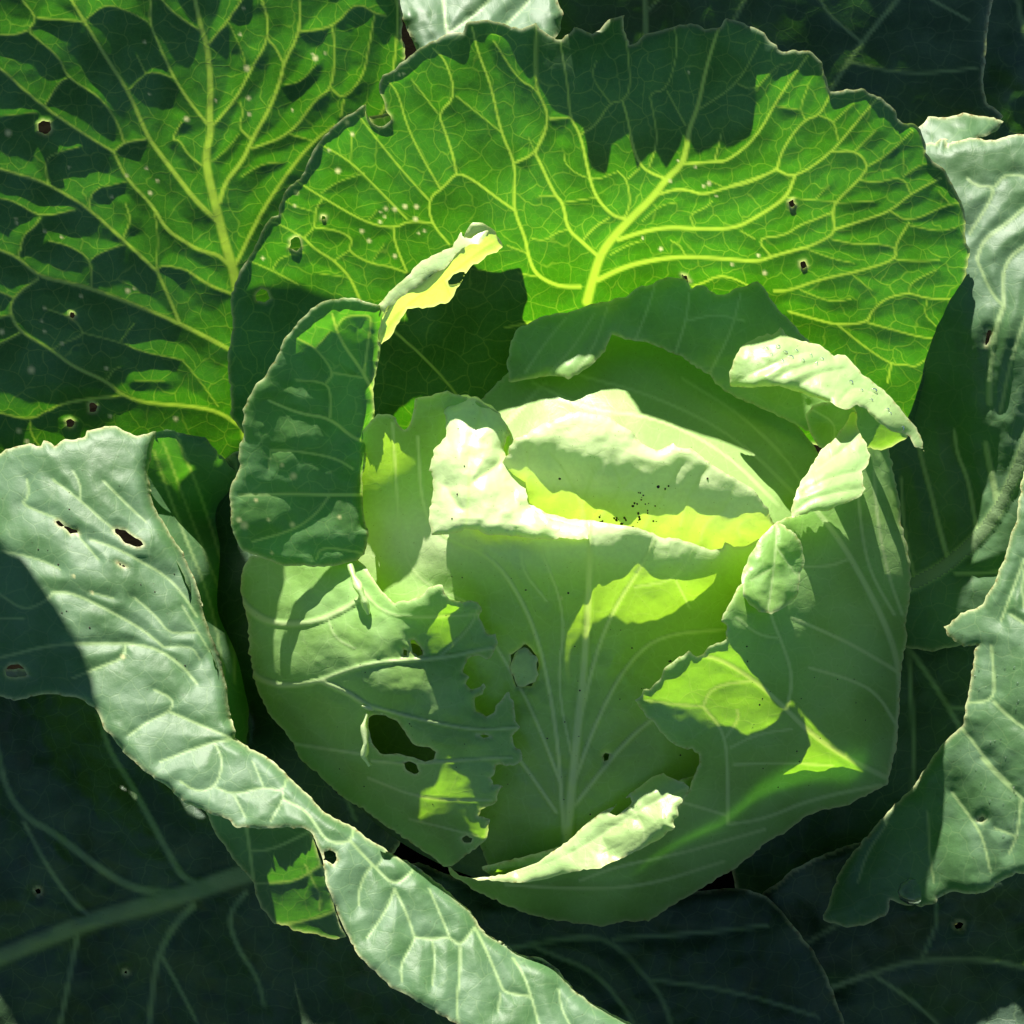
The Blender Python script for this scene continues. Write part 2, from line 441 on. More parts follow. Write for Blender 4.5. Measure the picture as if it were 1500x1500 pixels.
B = Z(780, 10, 3.75,
      (6.5, 2.2, (360,1370),(270,1290),(190,1220),(170,1080),(120,1030),(30,830),(10,805),(100,620),(30,470),(15,400),(15,200),(20,100)),
      (6, 2, (515,1165),(440,1150),(350,1050),(310,930),(265,700),(205,610),(195,440),(160,240),(150,170)), (3, 3, (205,610),(100,610)),
      (3, 2, (265,700),(350,650),(425,525),(495,520),(540,450),(525,250),(505,110)), (2, 1.5, (425,525),(320,385),(350,300)),
      (5, 2.5, (735,945),(640,910),(585,860),(550,760),(520,600),(495,520)), (2.5, 2, (505,1160),(540,1080),(520,950),(470,905)), (2, 2, (520,950),(590,885)),
      (2.5, 1.5, (640,880),(690,740),(660,560),(640,470),(740,460),(800,240),(780,110)), (2.2, 2, (840,650),(740,465)),
      (5, 2.5, (825,865),(1000,850),(1070,850),(1230,720),(1350,500),(1510,270)), (2.5, 1.5, (1000,850),(1040,690)),
      (2.2, 1.6, (920,560),(1130,425),(1250,190)), (2, 1.5, (1130,425),(1220,465),(1340,320),(1420,310)),
      (5, 3, (680,1035),(790,1000),(870,1010),(935,1035),(1060,995),(1190,970),(1350,890)),
      (5, 8, (1440,935),(1395,1050),(1240,1150),(1110,1220),(900,1220),(760,1210),(620,1230),(470,1280)),
      (10, 4, (360,1500),(500,1430),(660,1390),(840,1370),(1060,1385),(1240,1400),(1320,1370),(1500,1320)),
      (2, 1.5, (890,1215),(860,1140),(950,1105),(985,1070)), (2, 1.5, (840,1365),(810,1310),(760,1285)), (2, 1.5, (430,1360),(520,1310),(600,1285)),
      (3, 2, (270,1290),(340,1210),(420,1160)), (2, 1.5, (120,1040),(30,1045)), (2, 1.5, (170,1075),(340,1050)), (2, 2, (190,1225),(130,1240),(70,1285),(0,1275)),
      (1.5, 1, (170,780),(180,880),(330,960),(470,905)), (1.5, 1, (1060,995),(980,960)), (1.5, 1, (600,1180),(700,1090),(790,1075)), (1.5,1,(320,960),(330,950)))
C = Z(1030, 60, 3.75,
      (3.5, 2.8, (150,795),(240,770),(410,710),(415,650),(470,540),(560,430),(640,410),(700,290)), (2, 1.5, (560,430),(530,370),(580,240)), (2, 1.5, (405,360),(530,380)),
      (4, 2, (410,710),(500,755),(700,620),(840,450),(960,310)), (2, 2, (640,410),(720,440),(740,540)), (1.8, 1.3, (720,440),(830,340)),
      (4.5, 4.5, (500,755),(460,860),(350,935)),
      (3, 4.5, (700,610),(840,600),(910,685),(860,760),(730,880),(710,940),(725,1040),(690,1080),(560,1140),(370,1185)),
      (2.2, 1.5, (840,600),(950,490)), (2.6, 1.5, (910,685),(1010,630),(1150,490)), (2.2, 2, (860,765),(950,780),(1100,745),(1140,840)), (2, 1.4, (1100,745),(1190,680),(1240,680)), (1.6,1.2,(1095,740),(1100,650)),
      (4, 2, (725,1035),(900,980),(1030,935),(1140,840),(1310,750)), (2.6, 1.6, (1030,935),(1130,1000),(1340,900),(1420,890)),
      (3, 5, (1130,1000),(1050,1130),(1065,1200),(860,1265),(640,1310),(480,1370),(390,1375)), (2, 2, (705,1090),(850,1120),(960,1115),(1050,1135)), (2.4, 1.6, (1065,1205),(1200,1210),(1300,1205)),
      (2.8, 2.4, (710,940),(620,980),(530,1010),(450,1070),(290,1085),(370,1180)), (1.8, 1.4, (1140,1015),(1310,1050),(1400,1020)), (2, 1.5, (280,1085),(200,1040)),
      (4, 2, (-60,1350),(0,1330),(80,1290),(160,1300),(250,1345)), (1.8,1.3,(460,860),(610,875),(730,880)), (1.5,1.2,(610,875),(690,790)), (1.5,1,(720,890),(940,880)), (1.5,1,(1350,890),(1290,820)), (1.6,1.2,(560,1140),(720,1200),(830,1220)))
G_ = Z(1100, 150, 3.75,
       (4, 2, (210,1150),(350,1190),(480,1225),(640,1210),(660,1150),(740,1075),(870,1045),(970,1080),(1150,1080)), (2.8, 1.8, (640,1210),(780,1250),(950,1295),(1020,1290)), (2.2, 1.5, (870,1045),(875,990),(1020,920)),
       (2, 1.5, (970,1080),(950,1170),(1020,1230)), (2.8, 2, (480,1225),(620,1340),(770,1440),(850,1440),(905,1455),(960,1410),(1050,1395)), (3, 3, (770,1440),(750,1540)), (2, 1.5, (270,1030),(440,1100),(550,1080)), (1.8, 1.3, (550,940),(660,1030)))
mid1 = Z(780, 10, 3.75, (19, 3, (300,1620),(330,1500),(380,1340),(520,1180),(660,1050),(740,940),(825,865),(850,760),(860,670),(910,550),(950,350),(1010,150),(1030,110)))
extra1 = [(5, 3, [(845,470),(790,470),(740,480)]), (4, 3, [(560,470),(640,540),(700,620)])]
v1 = A + B + C + G_ + mid1 + extra1
h1 = [[(425,352),(432,347),(440,352),(441,362),(434,368),(424,363)], [(374,434),(383,423),(391,426),(396,437),(388,443),(376,441)],
      [(1155,296),(1162,292),(1165,300),(1159,305)], [(1172,384),(1179,382),(1182,390),(1176,394)], [(472,316),(477,317),(476,322),(471,321)], [(999,402),(1006,404),(1011,412),(1004,409)]]
s1 = [(330 + x / 3, 20 + y / 3, r) for x, y, r in ((535,478,3.5),(558,530,3),(495,690,4),(312,785,3.5),(305,845,2.5),(682,872,2),(705,857,3),(700,892,2),(680,915,2.5),(745,860,3.5),(790,847,3.5),(840,848,3.5),
      (836,903,3.5),(600,955,3.2),(632,998,3),(850,965,2.2),(875,955,2.4),(745,1065,3),(165,1075,2.5),(765,268,2.2),(783,264,2.2),(433,897,3.2),(455,600,2.4))]
s1 += [(780 + x / 3.75, 10 + y / 3.75, r) for x, y, r in ((757,958,2.5),(970,970,3.2),(940,985,2),(1010,1040,1.8),(705,1330,2.8),(1095,1415,2.5),(1275,1462,3.2),(1240,1365,2.5),(605,1270,2),(858,360,2),(895,880,2),(800,845,2))]
c1 = [(860,440,-10),(860,640,-190),(855,350,72),(850,250,140),(850,170,180),(880,135,193),(885,75,198),(900,30,200),(960,130,183),(700,300,95),(700,150,172),(700,40,214),(540,300,66),(540,180,134),(400,300,58),(350,430,-24),(340,600,-115),(560,440,-15),(560,640,-165),
      (1000,350,64),(1000,250,132),(1000,120,180),(1000,40,205),(1150,350,60),(1150,200,148),(1160,80,194),(1300,400,10),(1300,250,76),(1310,160,106),(1415,350,14),(1392,550,-95),(1250,560,-70),(1100,450,-10),(1100,640,-170)]
m1 = [(780 + x / 3.75, 10 + y / 3.75, r) for x, y, r in ((310,1600,13),(330,1500,12),(380,1340,10.5),(450,1250,9),(520,1180,7),(590,1110,5.5),(660,1050,4.5),(740,940,3.5),(825,865,2.5))]
S1 = sheet(o1, c1, v1, h1, s1, step=2.6, blister=5.0, bw=24, noise=.6, seed=3, wavy=3, rim=2.2, rimw=2.4, vs=.68)
S1a, S1b = split(S1, slot(m1, .85))
L1 = build('outer_leaf', [S1a], M_OUT, CAB, 'tall rounded leaf behind the head, glowing green against the sun with a net of yellow veins')
build('midrib', [S1b], M_OUT, L1)

o_caster2 = [(540,170),(600,160),(660,166),(722,158),(730,180),(718,200),(738,215),(726,240),(735,275),(640,280),(560,275)]
S_caster2 = sheet(o_caster2, [(540,170,60),(722,160,82),(735,275,-80),(560,275,-80),(640,215,10)], [(4,3,[(640,280),(640,170)])], step=4, noise=2, seed=12)
build('outer_leaf', [S_caster2], M_DARK, CAB)  # added hidden leaf that casts shade on the tall leaf

# ---- large leaf filling the upper left
o2 = [(588,-40),(587,0),(591,50),(600,120),(575,260),(500,430),(420,580),(390,690),(340,760),(150,760),(-100,740),(-220,500),(-330,200),(-420,-60),(-460,-300),(-420,-420),(-200,-450),(-215,-420),(-186,-350),(-208,-270),(-226,-220),(-258,-150),(-215,-110),(-80,-90),(110,-60),(200,-90),(230,-122),(440,-124),(470,-70),(540,-50)]  # unseen curl past the upper left is shaped to shade the folded leaf
Dv = Z(0, 0, 3.75,
       (7, 4, (1250,1450),(1200,1400),(1100,1380),(1000,1320),(910,1260),(840,1130),(690,980),(625,835)),
       (9, 3, (1210,1230),(1080,1110),(980,980),(860,820),(810,750),(710,510),(560,280),(460,110),(390,0),(330,-120)),
       (4.5, 3.5, (625,835),(510,770),(240,590),(50,420),(0,375),(-300,200)), (3.5, 3.5, (625,835),(680,785),(800,765)),
       (3, 2.4, (680,780),(650,680),(550,530),(370,430),(330,320),(200,210),(150,170),(205,100),(120,0),(60,-100)), (3, 3, (205,100),(460,118)), (3, 3, (150,170),(80,195),(0,195),(-120,150)),
       (2.6, 2.6, (240,590),(330,450),(370,430)), (2.8, 2, (710,495),(800,405),(850,395),(960,430)),
       (5, 2, (1145,690),(1040,560),(950,420),(870,240),(820,120),(830,0),(800,-80)), (3.5, 2, (1110,175),(990,100),(900,20),(850,-80)), (4, 2.6, (1150,240),(1240,130),(1330,0),(1360,-80)),
       (4.2, 2.6, (1165,695),(1300,540),(1380,380),(1470,230),(1470,90),(1440,0)), (3, 2, (1110,910),(1030,850),(990,770),(940,770),(1000,670)), (2.4, 1.8, (1380,760),(1310,700),(1330,640)),
       (2.2, 1.6, (470,110),(580,20),(700,60),(820,125)), (2, 1.4, (800,405),(750,300)), (2.2, 1.6, (260,1000),(250,890),(280,850),(430,810)),
       (4, 5.5, (-150,880),(0,930),(140,970),(260,1010),(480,1140),(690,1330),(860,1490)), (2.8, 2, (490,1140),(500,1070),(550,1030)),
       (2.8, 2, (410,1155),(220,1195),(90,1110),(0,1090)), (2.8, 3, (220,1195),(190,1250),(130,1290),(100,1420)), (2.6, 1.6, (680,1300),(720,1210),(690,1120)), (1.6, 1.2, (1150,900),(1250,820),(1310,740)), (1.5,1,(560,1030),(690,1000)),
       (1.5,1,(0,640),(200,620)), (1.5,1.2,(1260,130),(1340,300),(1350,380)))
Fv = Z(0, 260, 3.75,
       (5, 5, (860,510),(920,640),(985,795)), (4, 7.5, (-200,330),(0,400),(100,440),(210,545),(380,580),(500,610),(740,700),(980,800),(1140,880),(1260,945)),
       (4, 6.5, (210,555),(70,660),(55,750),(110,850),(290,950),(400,1040),(590,1120),(670,1200),(800,1240),(1040,1255),(1200,1285),(1310,1360)),
       (5, 2.6, (670,1200),(500,1215),(350,1240),(270,1280),(165,1335),(0,1295)), (2.6, 2, (165,1335),(170,1410),(230,1500)), (3, 2.5, (70,660),(0,630),(-150,560)), (3, 2.5, (55,755),(0,770),(-150,790)), (3, 2.5, (110,855),(0,915),(-150,980)),
       (2.8, 1.8, (500,610),(505,450),(380,375),(270,350)), (2.2, 1.6, (505,450),(560,410),(680,370)), (3, 2.4, (865,510),(900,480),(1030,510)), (4, 5, (1040,520),(1160,600),(1290,645)),
       (2.4, 2, (290,945),(340,910),(430,880),(460,850),(400,770),(250,720)), (2, 1.8, (460,855),(660,905),(780,960),(990,1000)), (1.8, 1.4, (1000,1000),(1100,1120),(1200,1260)), (2.2, 1.6, (590,1110),(620,1060),(660,1040)), (2, 1.4,(660,905),(740,800)), (1.6,1.2,(740,1120),(900,1120)), (1.8,1.4,(860,500),(870,300),(840,160)))
Ev = Z(250, 0, 3.75,
       (8, 3, (270,1110),(300,1000),(400,880),(440,780),(550,590),(610,420),(620,350),(710,180),(710,0),(700,-120)), (3.4, 2.2, (710,175),(890,155),(1020,10),(1130,80),(1180,85)), (3, 4, (890,155),(905,280),(885,490),(800,540),(660,740),(450,815)),
       (3, 2.2, (885,490),(950,550),(1060,420),(1090,250),(1120,90)), (3, 3, (950,550),(935,640)), (3, 2, (620,350),(570,250),(530,220),(535,90),(500,20)), (6.5, 4, (360,1450),(500,1160),(650,940),(770,790),(900,690)), (2, 1.5, (660,740),(770,770)),
       (3.5, 3, (1100,720),(1130,670),(1190,570),(1230,350),(1250,100),(1240,0)), (1.8, 1.3, (390,970),(500,900),(620,890)), (2.2, 1.6, (430,760),(370,700),(400,620),(380,560)), (1.6, 1.2, (620,470),(720,450),(800,350)))
mid2 = [(19, 5, [(352, 470), (345, 405)] + [(x / 3.75, y / 3.75) for x, y in ((1240,1350),(1190,1150),(1140,950),(1130,850),(1160,720),(1150,640),(1160,480),(1140,260),(1110,170),(1070,0),(1050,-120))]), (16, 19, [(360,640),(356,560),(352,470)])]
h2 = [[(56,181),(63,176),(73,178),(75,190),(66,197),(57,193)], [(103,457),(108,458),(110,463),(106,467),(102,463)], [(130,592),(138,590),(143,595),(140,603),(131,603)], [(96,616),(103,613),(109,617),(106,625),(98,625)]]
s2 = [(x / 3.75, y / 3.75, r) for x, y, r in ((45,730,5),(1025,655,4),(1355,375,4.5),(1320,190,2.5),(1338,45,2.5),(1365,538,3.2),(1368,628,3),(1185,552,2.2),(795,232,2.6),(820,517,2.2),(805,925,2.4),(825,1060,3.2),(865,992,2.4),(615,1082,2.4),(695,965,2.4),(92,1225,2.4),(88,1203,2),(245,1270,2.4),(338,1302,2.2),(380,920,2))]
s2 += [(x / 3.75, 260 + y / 3.75, r) for x, y, r in ((702,622,3.6),(738,610,2.2),(342,912,3),(172,1057,5.5),(585,1048,3),(965,1325,3.5),(605,1310,3),(245,845,2.6),(230,790,2.4),(245,718,2.6),(10,848,4),(103,1392,4),(148,1450,3.5),(445,652,2.6))]
s2 += [(250 + x / 3.75, y / 3.75, r) for x, y, r in ((795,320,4.2),(850,292,2),(668,605,1.8),(780,300,2))]
c2 = [(345,420,-92),(352,640,-195),(300,200,4),(300,100,42),(450,100,26),(295,0,70),(280,-60,84),(280,-122,100),(430,-122,100),(450,250,-30),(450,0,62),(580,50,55),(560,-50,78),(470,480,-125),(150,400,-80),(150,200,-14),(150,0,42),(0,400,-72),(0,200,-20),(0,0,36),(0,-80,64),(110,-60,66),(-80,-100,84),(150,600,-125),(0,600,-126),(-120,640,-135),(-262,0,75),(-272,-80,145),(-292,-150,226),(-265,-350,423),(-350,-350,430),(-350,-80,150),(-300,100,50),(-250,450,-60)]
m2 = [(360,640,11),(356,560,10.5),(352,470,10),(344,405,10),(331,360,9.5),(317,307,8.5),(304,253,6.5),(302,227,5.5),(309,192,4.5),(307,170,4),(309,128,3.4)]
S2 = sheet(soft(o2, 1), c2, Dv + Fv + Ev + mid2, h2, s2, step=2.8, blister=6, bw=26, noise=.6, seed=9, wavy=4, rim=2.2, vs=.72)
S2a, S2b = split(S2, slot(m2, .8))
L2 = build('outer_leaf', [S2a], M_OUT, CAB, 'broad dark leaf in half light with one thick pale rib and yellow branching veins')
build('midrib', [S2b], M_OUT, L2)

# ---- folded grey green leaf, lower left
o5 = [(-130,700),(-60,690),(0,665),(20,655),(48,650),(60,653),(64,645),(80,654),(95,643),(125,639),(127,631),(170,624),(195,637),(215,636),(230,632),(222,660),(216,690),(222,730),(240,765),(265,805),(286,850),(300,905),(322,960),(333,1010),(338,1052),
      (345,1082),(390,1108),(425,1140),(470,1185),(520,1212),(560,1240),(600,1264),(650,1300),(690,1335),(712,1368),(760,1398),(790,1402),(815,1418),(840,1450),(870,1472),(930,1502),(1000,1545),(1010,1590),(800,1560),(700,1522),(640,1485),(625,1475),(570,1445),(545,1420),
      (525,1400),(505,1362),(487,1318),(478,1296),(470,1250),(458,1222),(445,1213),(420,1211),(380,1215),(345,1212),(335,1200),(325,1196),(305,1190),(275,1178),(255,1163),(245,1152),(215,1132),(192,1112),(165,1080),(147,1052),(141,1040),(133,1034),(110,1021),(80,1017),(50,1020),(20,1027),(0,1020),(-60,1010),(-140,1000)]
Hv = Z(0, 620, 3.75,
       (2.4, 2, (150,310),(160,400),(115,440),(200,480),(360,540),(500,700),(540,750)), (2.4, 2.4, (290,310),(440,420),(590,560),(700,620)), (2.4, 1.6, (440,420),(440,330),(400,260)), (2.6, 2, (570,320),(700,450),(800,540)), (2.8, 2.8, (500,640),(650,690),(800,775),(900,830),(1000,930),(1080,1060)),
       (3, 2.5, (290,930),(400,930),(600,1030),(780,1130),(900,1230)), (2.6, 2.6, (0,940),(130,1030),(250,980),(290,930)), (2.4, 2.4, (-100,1065),(0,1070),(130,1075)), (3, 3.4, (-100,1300),(0,1290),(300,1210),(690,1210)), (3.4, 2, (690,1210),(680,1290),(570,1330),(400,1400)),
       (3.2, 3, (690,1210),(850,1230),(1000,1330),(1080,1430)), (2.4, 2, (740,960),(860,1060),(930,1160),(1090,1150)), (2, 1.6, (500,930),(620,960)), (2, 1.6,(0,700),(200,740),(330,800)), (2, 1.6,(1000,1000),(1060,1100),(1150,1250)), (2,1.6,(900,1230),(1050,1220),(1100,1300)))
Iv = Z(130, 1000, 3.75,
       (2.6, 2.4, (360,40),(470,90),(445,160),(330,210),(220,290)), (3, 2.6, (445,160),(560,210),(700,270),(800,310)), (3, 2, (800,310),(690,325),(560,370),(390,435)), (2.6, 2.2, (690,325),(740,430),(700,575),(590,600),(500,540)), (2.2, 1.8, (800,620),(860,740)), (2.4, 2.4, (700,575),(800,620),(960,570),(1065,600),(1090,520)),
       (2, 1.6, (960,570),(930,500),(900,430)), (2.6, 2, (1065,600),(1070,640),(1000,760)), (3, 3.2, (1070,640),(1190,700),(1240,770),(1310,880),(1440,880),(1460,780)))
Jv = Z(450, 1150, 3.75,
       (3.2, 3, (240,310),(360,440),(480,560),(580,470)), (2.6, 2, (360,440),(310,500),(280,600),(285,660)), (3, 2, (480,570),(440,680),(330,840)), (2.8, 2, (480,570),(540,690),(590,830),(580,870),(510,990),(520,1080)), (3, 3, (590,835),(690,850),(780,830),(840,890),(920,780)), (2.6, 2, (780,830),(740,730),(670,570)),
       (3, 2, (840,890),(840,1040),(820,1190),(830,1300)), (2.4, 1.8, (690,850),(700,950),(690,1100)), (3, 2.6, (920,780),(990,920),(1060,1090),(1080,1140),(1220,1160)), (3, 2, (1130,950),(1190,1040),(1240,1190),(1270,1310)), (2, 2, (1060,1140),(1050,1240)), (2.4, 2, (430,330),(420,400),(380,450)), (2.2, 2, (1380,1120),(1400,1250),(1500,1400)))
h5 = [[(81,764),(90,766),(100,772),(112,776),(115,782),(103,782),(98,776),(86,770)], [(166,776),(172,774),(184,777),(194,785),(203,790),(210,798),(204,801),(190,797),(180,792),(174,784)], [(171,823),(178,826),(185,830),(182,831),(175,828)], [(8,982),(14,974),(28,973),(36,980),(40,989),(28,991),(10,990)], [(473,1247),(482,1245),(492,1250),(494,1258),(488,1267),(476,1259)]]
c5 = [(-120,700,-60),(0,670,-20),(100,645,-15),(220,640,-30),(0,850,60),(150,850,80),(260,840,55),(0,1020,122),(150,1035,142),(300,1000,118),(322,970,100),(216,740,22),(200,1115,180),(342,1092,165),(340,1205,225),(440,1160,205),(450,1208,236),(560,1245,240),(490,1330,282),(600,1465,340),(700,1345,275),(800,1420,305),(900,1495,335),(700,1525,362),(1000,1570,370)]
r5 = [([(230,632),(216,690),(222,730),(240,765),(265,805),(286,850),(300,905),(322,960),(333,1010),(338,1052)], 26, -1), ([(345,1082),(390,1108),(425,1140),(470,1185),(520,1212),(560,1240),(600,1264),(650,1300),(690,1335),(712,1368),(760,1398),(815,1418),(840,1450),(870,1472),(930,1502)], 22, -1)]
S5 = sheet(o5, c5, Hv + Iv + Jv, h5, [(180,962,3.5),(108,844,2.5),(135,868,2.5)], step=3.0, blister=6.5, bw=15, noise=1.5, seed=15, rim=3, rolls=r5)
o5d = [(200,660),(226,634),(250,630),(300,640),(345,690),(362,800),(368,1000),(360,1100),(336,1075),(325,1000),(290,900),(250,800),(212,745)]
c5d = [(205,640,-45),(226,634,-50),(300,640,-62),(345,690,-110),(362,800,-230),(368,1000,-220),(360,1100,-90),(336,1060,90),(322,970,72),(286,855,25),(250,790,5),(216,745,-20),(300,760,-170),(330,900,-190)]
S5d = sheet(o5d, c5d, [(3,2,[(225,660),(260,760),(310,880),(330,1000)]),(3,2,[(260,640),(300,740),(335,860),(345,1000)]),(2,2,[(240,650),(280,760),(320,860)])], step=4, blister=4, noise=2, seed=17, edge=.2)
o5b = [(300,1180),(360,1195),(450,1200),(470,1260),(490,1330),(508,1373),(480,1374),(430,1364),(418,1355),(398,1350),(382,1330),(372,1293),(345,1262),(318,1225)]
c5b = [(300,1180,150),(450,1200,190),(372,1290,70),(395,1348,48),(430,1364,56),(508,1373,112),(470,1280,135),(345,1255,85),(420,1290,98)]
Kv = Z(130, 1000, 3.75, (4, 3.4, (862,760),(890,960),(910,1130),(940,1250)), (3, 3, (895,925),(1000,920),(1180,835),(1260,790)), (3, 3, (905,1105),(1130,1095),(1200,1055),(1280,1000)), (3, 4, (1050,1330),(1200,1310),(1360,1255)), (2.4, 2, (1270,1250),(1275,1170),(1240,1110),(1190,1000)))
S5b = sheet(o5b, c5b, Kv, step=3, blister=6, bw=14, noise=1.6, seed=19)
L5 = build('outer_leaf', [S5, S5d, S5b], M_WAX, CAB, 'waxy grey green leaf folded over along its length, with four chewed holes')

# ---- big leaf on the right, sunlit above and shaded below
oR1 = [(1330,200),(1366,214),(1380,200),(1395,208),(1410,205),(1425,200),(1450,208),(1480,198),(1500,196),(1600,190),(1700,300),(1720,600),(1680,900),(1560,960),(1440,940),(1340,960),(1250,900),(1230,700),(1260,560),(1300,400)]
vR1 = Z(1100, 150, 3.75, (3, 3, (1190,420),(1240,460),(1340,460),(1310,550),(1200,720)), (3, 2.6, (1340,460),(1400,390),(1520,410)), (3.4, 4, (1600,520),(1500,580),(1400,670),(1280,750),(1240,860)), (3.6, 4, (1600,740),(1500,790),(1420,850),(1380,950),(1390,1110)), (5, 7, (1390,1110),(1340,1250),(1310,1500),(1310,1650)), (3, 4, (1560,1050),(1500,1200),(1440,1380),(1410,1500),(1370,1700)), (3, 3, (1240,860),(1320,1050),(1390,1120)))
vR1 += Z(1200, 600, 5, (20, 15, (640,1290),(820,1210),(950,1130),(1200,900),(1380,620),(1500,300),(1600,0)), (6, 4, (950,1120),(880,870),(830,650),(760,400),(700,150)), (5, 3, (1150,860),(1090,500),(1010,330),(990,150)), (8, 7, (1310,720),(1290,600),(1250,420),(1220,250)), (4, 3, (700,1230),(620,900),(600,500)), (4,3,(1000,1200),(1250,1200),(1500,1150)))
cR1 = [(1330,200,-120),(1370,215,-85),(1500,196,-75),(1420,330,-32),(1500,330,-18),(1600,400,10),(1500,500,35),(1430,500,-5),(1320,450,-95),(1500,700,0),(1420,700,-75),(1340,640,-130),(1340,860,-85),(1260,800,-130),(1500,900,-40),(1440,940,-70),(1680,800,30),(1420,800,-62)]
SR1 = sheet(soft(oR1, 1), cR1, vR1, [[(1386,205),(1392,203),(1394,209),(1387,214)], [(1443,502),(1447,484),(1452,483),(1449,500),(1444,507)]], step=3.2, blister=9, bw=18, noise=1.8, seed=23, ridge=.3)
mR1 = [(1325,860,9),(1365,842,10),(1400,818,10),(1440,780,9),(1476,724,8),(1500,660,7.5),(1520,600,7),(1560,520,5)]
SR1a, SR1b = split(SR1, slot(mR1, .9))
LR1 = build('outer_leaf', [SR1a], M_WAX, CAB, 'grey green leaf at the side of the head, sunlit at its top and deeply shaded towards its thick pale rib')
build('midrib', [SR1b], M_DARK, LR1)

# ---- dark lower leaves, their unseen ends raised to block sky fill
o6 = [(-700,700),(-300,800),(-150,960),(0,980),(150,990),(330,1030),(420,1120),(520,1200),(650,1330),(720,1450),(780,1700),(760,2000),(300,2200),(-300,2100),(-750,1700),(-850,1200)]
v6 = Z(0, 1100, 3.75, (20, 26, (-200,1230),(0,1130),(300,1010),(600,900),(900,830),(1200,720),(1400,660)), (9, 5, (1060,720),(1000,690),(930,570),(800,330),(700,150),(600,0),(540,-200)), (11, 5, (1100,770),(850,780),(700,740),(550,650),(300,450),(130,360),(30,200),(0,50),(-40,-150)), (5, 4, (480,900),(380,810),(250,620),(130,390)),
       (7, 5, (430,1000),(420,1040),(380,1250),(330,1500)), (9, 6, (1060,850),(960,950),(890,1080),(850,1200),(820,1500)), (4.5, 3, (890,1130),(1000,1330),(1080,1490)), (6, 4, (1350,780),(1250,900),(1300,1080),(1420,1250),(1450,1400)))
c6 = [(-150,960,-120),(0,1050,-70),(0,1500,-30),(350,1285,-45),(350,1050,-130),(720,1450,-60),(500,1250,-90),(780,1700,60),(700,2000,480),(300,2200,650),(-300,2100,600),(-700,1700,480),(-800,1200,380),(-300,1200,40),(0,1700,60),(330,1500,-40),(150,1250,-30)]
S6 = sheet(soft(o6), c6, v6, [[(51,1304),(57,1301),(61,1307),(56,1312)], [(181,1424),(185,1421),(188,1425),(184,1428)]], step=4.5, blister=15, bw=26, noise=4, seed=29, ridge=.3)
m6 = [(x / 3.75, 1100 + y / 3.75, r) for x, y, r in ((-300,1280,7),(-100,1180,8),(0,1135,9),(150,1075,10),(300,1010,11),(600,905,12),(900,825,13),(1200,720,14),(1400,660,15))]
S6a, S6b = split(S6, slot(m6, .85))
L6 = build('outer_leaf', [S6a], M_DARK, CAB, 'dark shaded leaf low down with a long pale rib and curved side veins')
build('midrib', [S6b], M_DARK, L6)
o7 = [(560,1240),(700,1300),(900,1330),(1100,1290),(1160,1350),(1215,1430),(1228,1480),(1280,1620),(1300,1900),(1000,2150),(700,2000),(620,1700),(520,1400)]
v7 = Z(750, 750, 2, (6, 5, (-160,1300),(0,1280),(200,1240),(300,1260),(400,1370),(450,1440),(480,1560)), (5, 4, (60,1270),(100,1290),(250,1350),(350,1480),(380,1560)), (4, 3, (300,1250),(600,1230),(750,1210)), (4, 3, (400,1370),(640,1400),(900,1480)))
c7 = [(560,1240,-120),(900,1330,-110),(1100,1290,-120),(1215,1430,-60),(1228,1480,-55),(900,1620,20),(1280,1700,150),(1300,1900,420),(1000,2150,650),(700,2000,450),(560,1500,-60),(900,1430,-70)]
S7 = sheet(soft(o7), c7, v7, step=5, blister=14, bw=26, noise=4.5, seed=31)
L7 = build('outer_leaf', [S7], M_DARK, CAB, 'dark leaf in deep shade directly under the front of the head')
o8 = [(1080,1360),(1130,1290),(1250,1230),(1400,1200),(1600,1220),(1900,1300),(2200,1500),(2100,1900),(1700,2100),(1300,1900),(1200,1660),(1130,1500)]
v8 = Z(750, 750, 2, (6, 5, (760,1460),(930,1400),(1050,1350),(1200,1310),(1400,1310),(1560,1350)), (4, 4, (770,1330),(900,1240),(1000,1180)), (4, 3, (1050,1350),(1200,1450),(1300,1560)), (4, 3, (1200,1310),(1250,1200),(1240,1100)))
c8 = [(1080,1360,-140),(1250,1230,-90),(1500,1220,-70),(1560,1480,-130),(1900,1350,150),(2200,1600,480),(1700,2100,520),(1300,1900,250),(1200,1600,-150),(1350,1400,-120)]
S8 = sheet(soft(o8), c8, v8, [[(1398,1355),(1405,1350),(1412,1353),(1408,1362),(1400,1361)]], step=5, blister=14, bw=26, noise=4.5, seed=33)
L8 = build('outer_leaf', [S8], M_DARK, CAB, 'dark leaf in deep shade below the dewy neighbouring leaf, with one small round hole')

o9 = [(1060,1160),(1120,1000),(1180,780),(1300,760),(1420,820),(1520,900),(1540,1100),(1500,1300),(1350,1380),(1200,1370),(1070,1330)]
v9 = [(6,5,[(1200,800),(1330,945),(1390,1035),(1480,1200)]),(4,3,[(1390,1035),(1450,1045),(1520,1040)]),(4,3,[(1330,945),(1340,1100),(1330,1250)]),(4,3,[(1280,880),(1400,900),(1500,960)])]
S9 = sheet(soft(o9), [(1180,780,-150),(1300,760,-150),(1520,900,-110),(1540,1100,-90),(1350,1380,-160),(1150,1150,-170),(1330,1050,-135),(1420,820,-130)], v9, step=5, blister=8, bw=20, noise=3, seed=35)
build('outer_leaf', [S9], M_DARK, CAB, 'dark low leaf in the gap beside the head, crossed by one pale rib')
o10 = [(330,640),(420,700),(480,900),(560,1150),(600,1260),(480,1250),(360,1150),(300,1000),(290,800)]  # added dark sheet where the gap holds only shade
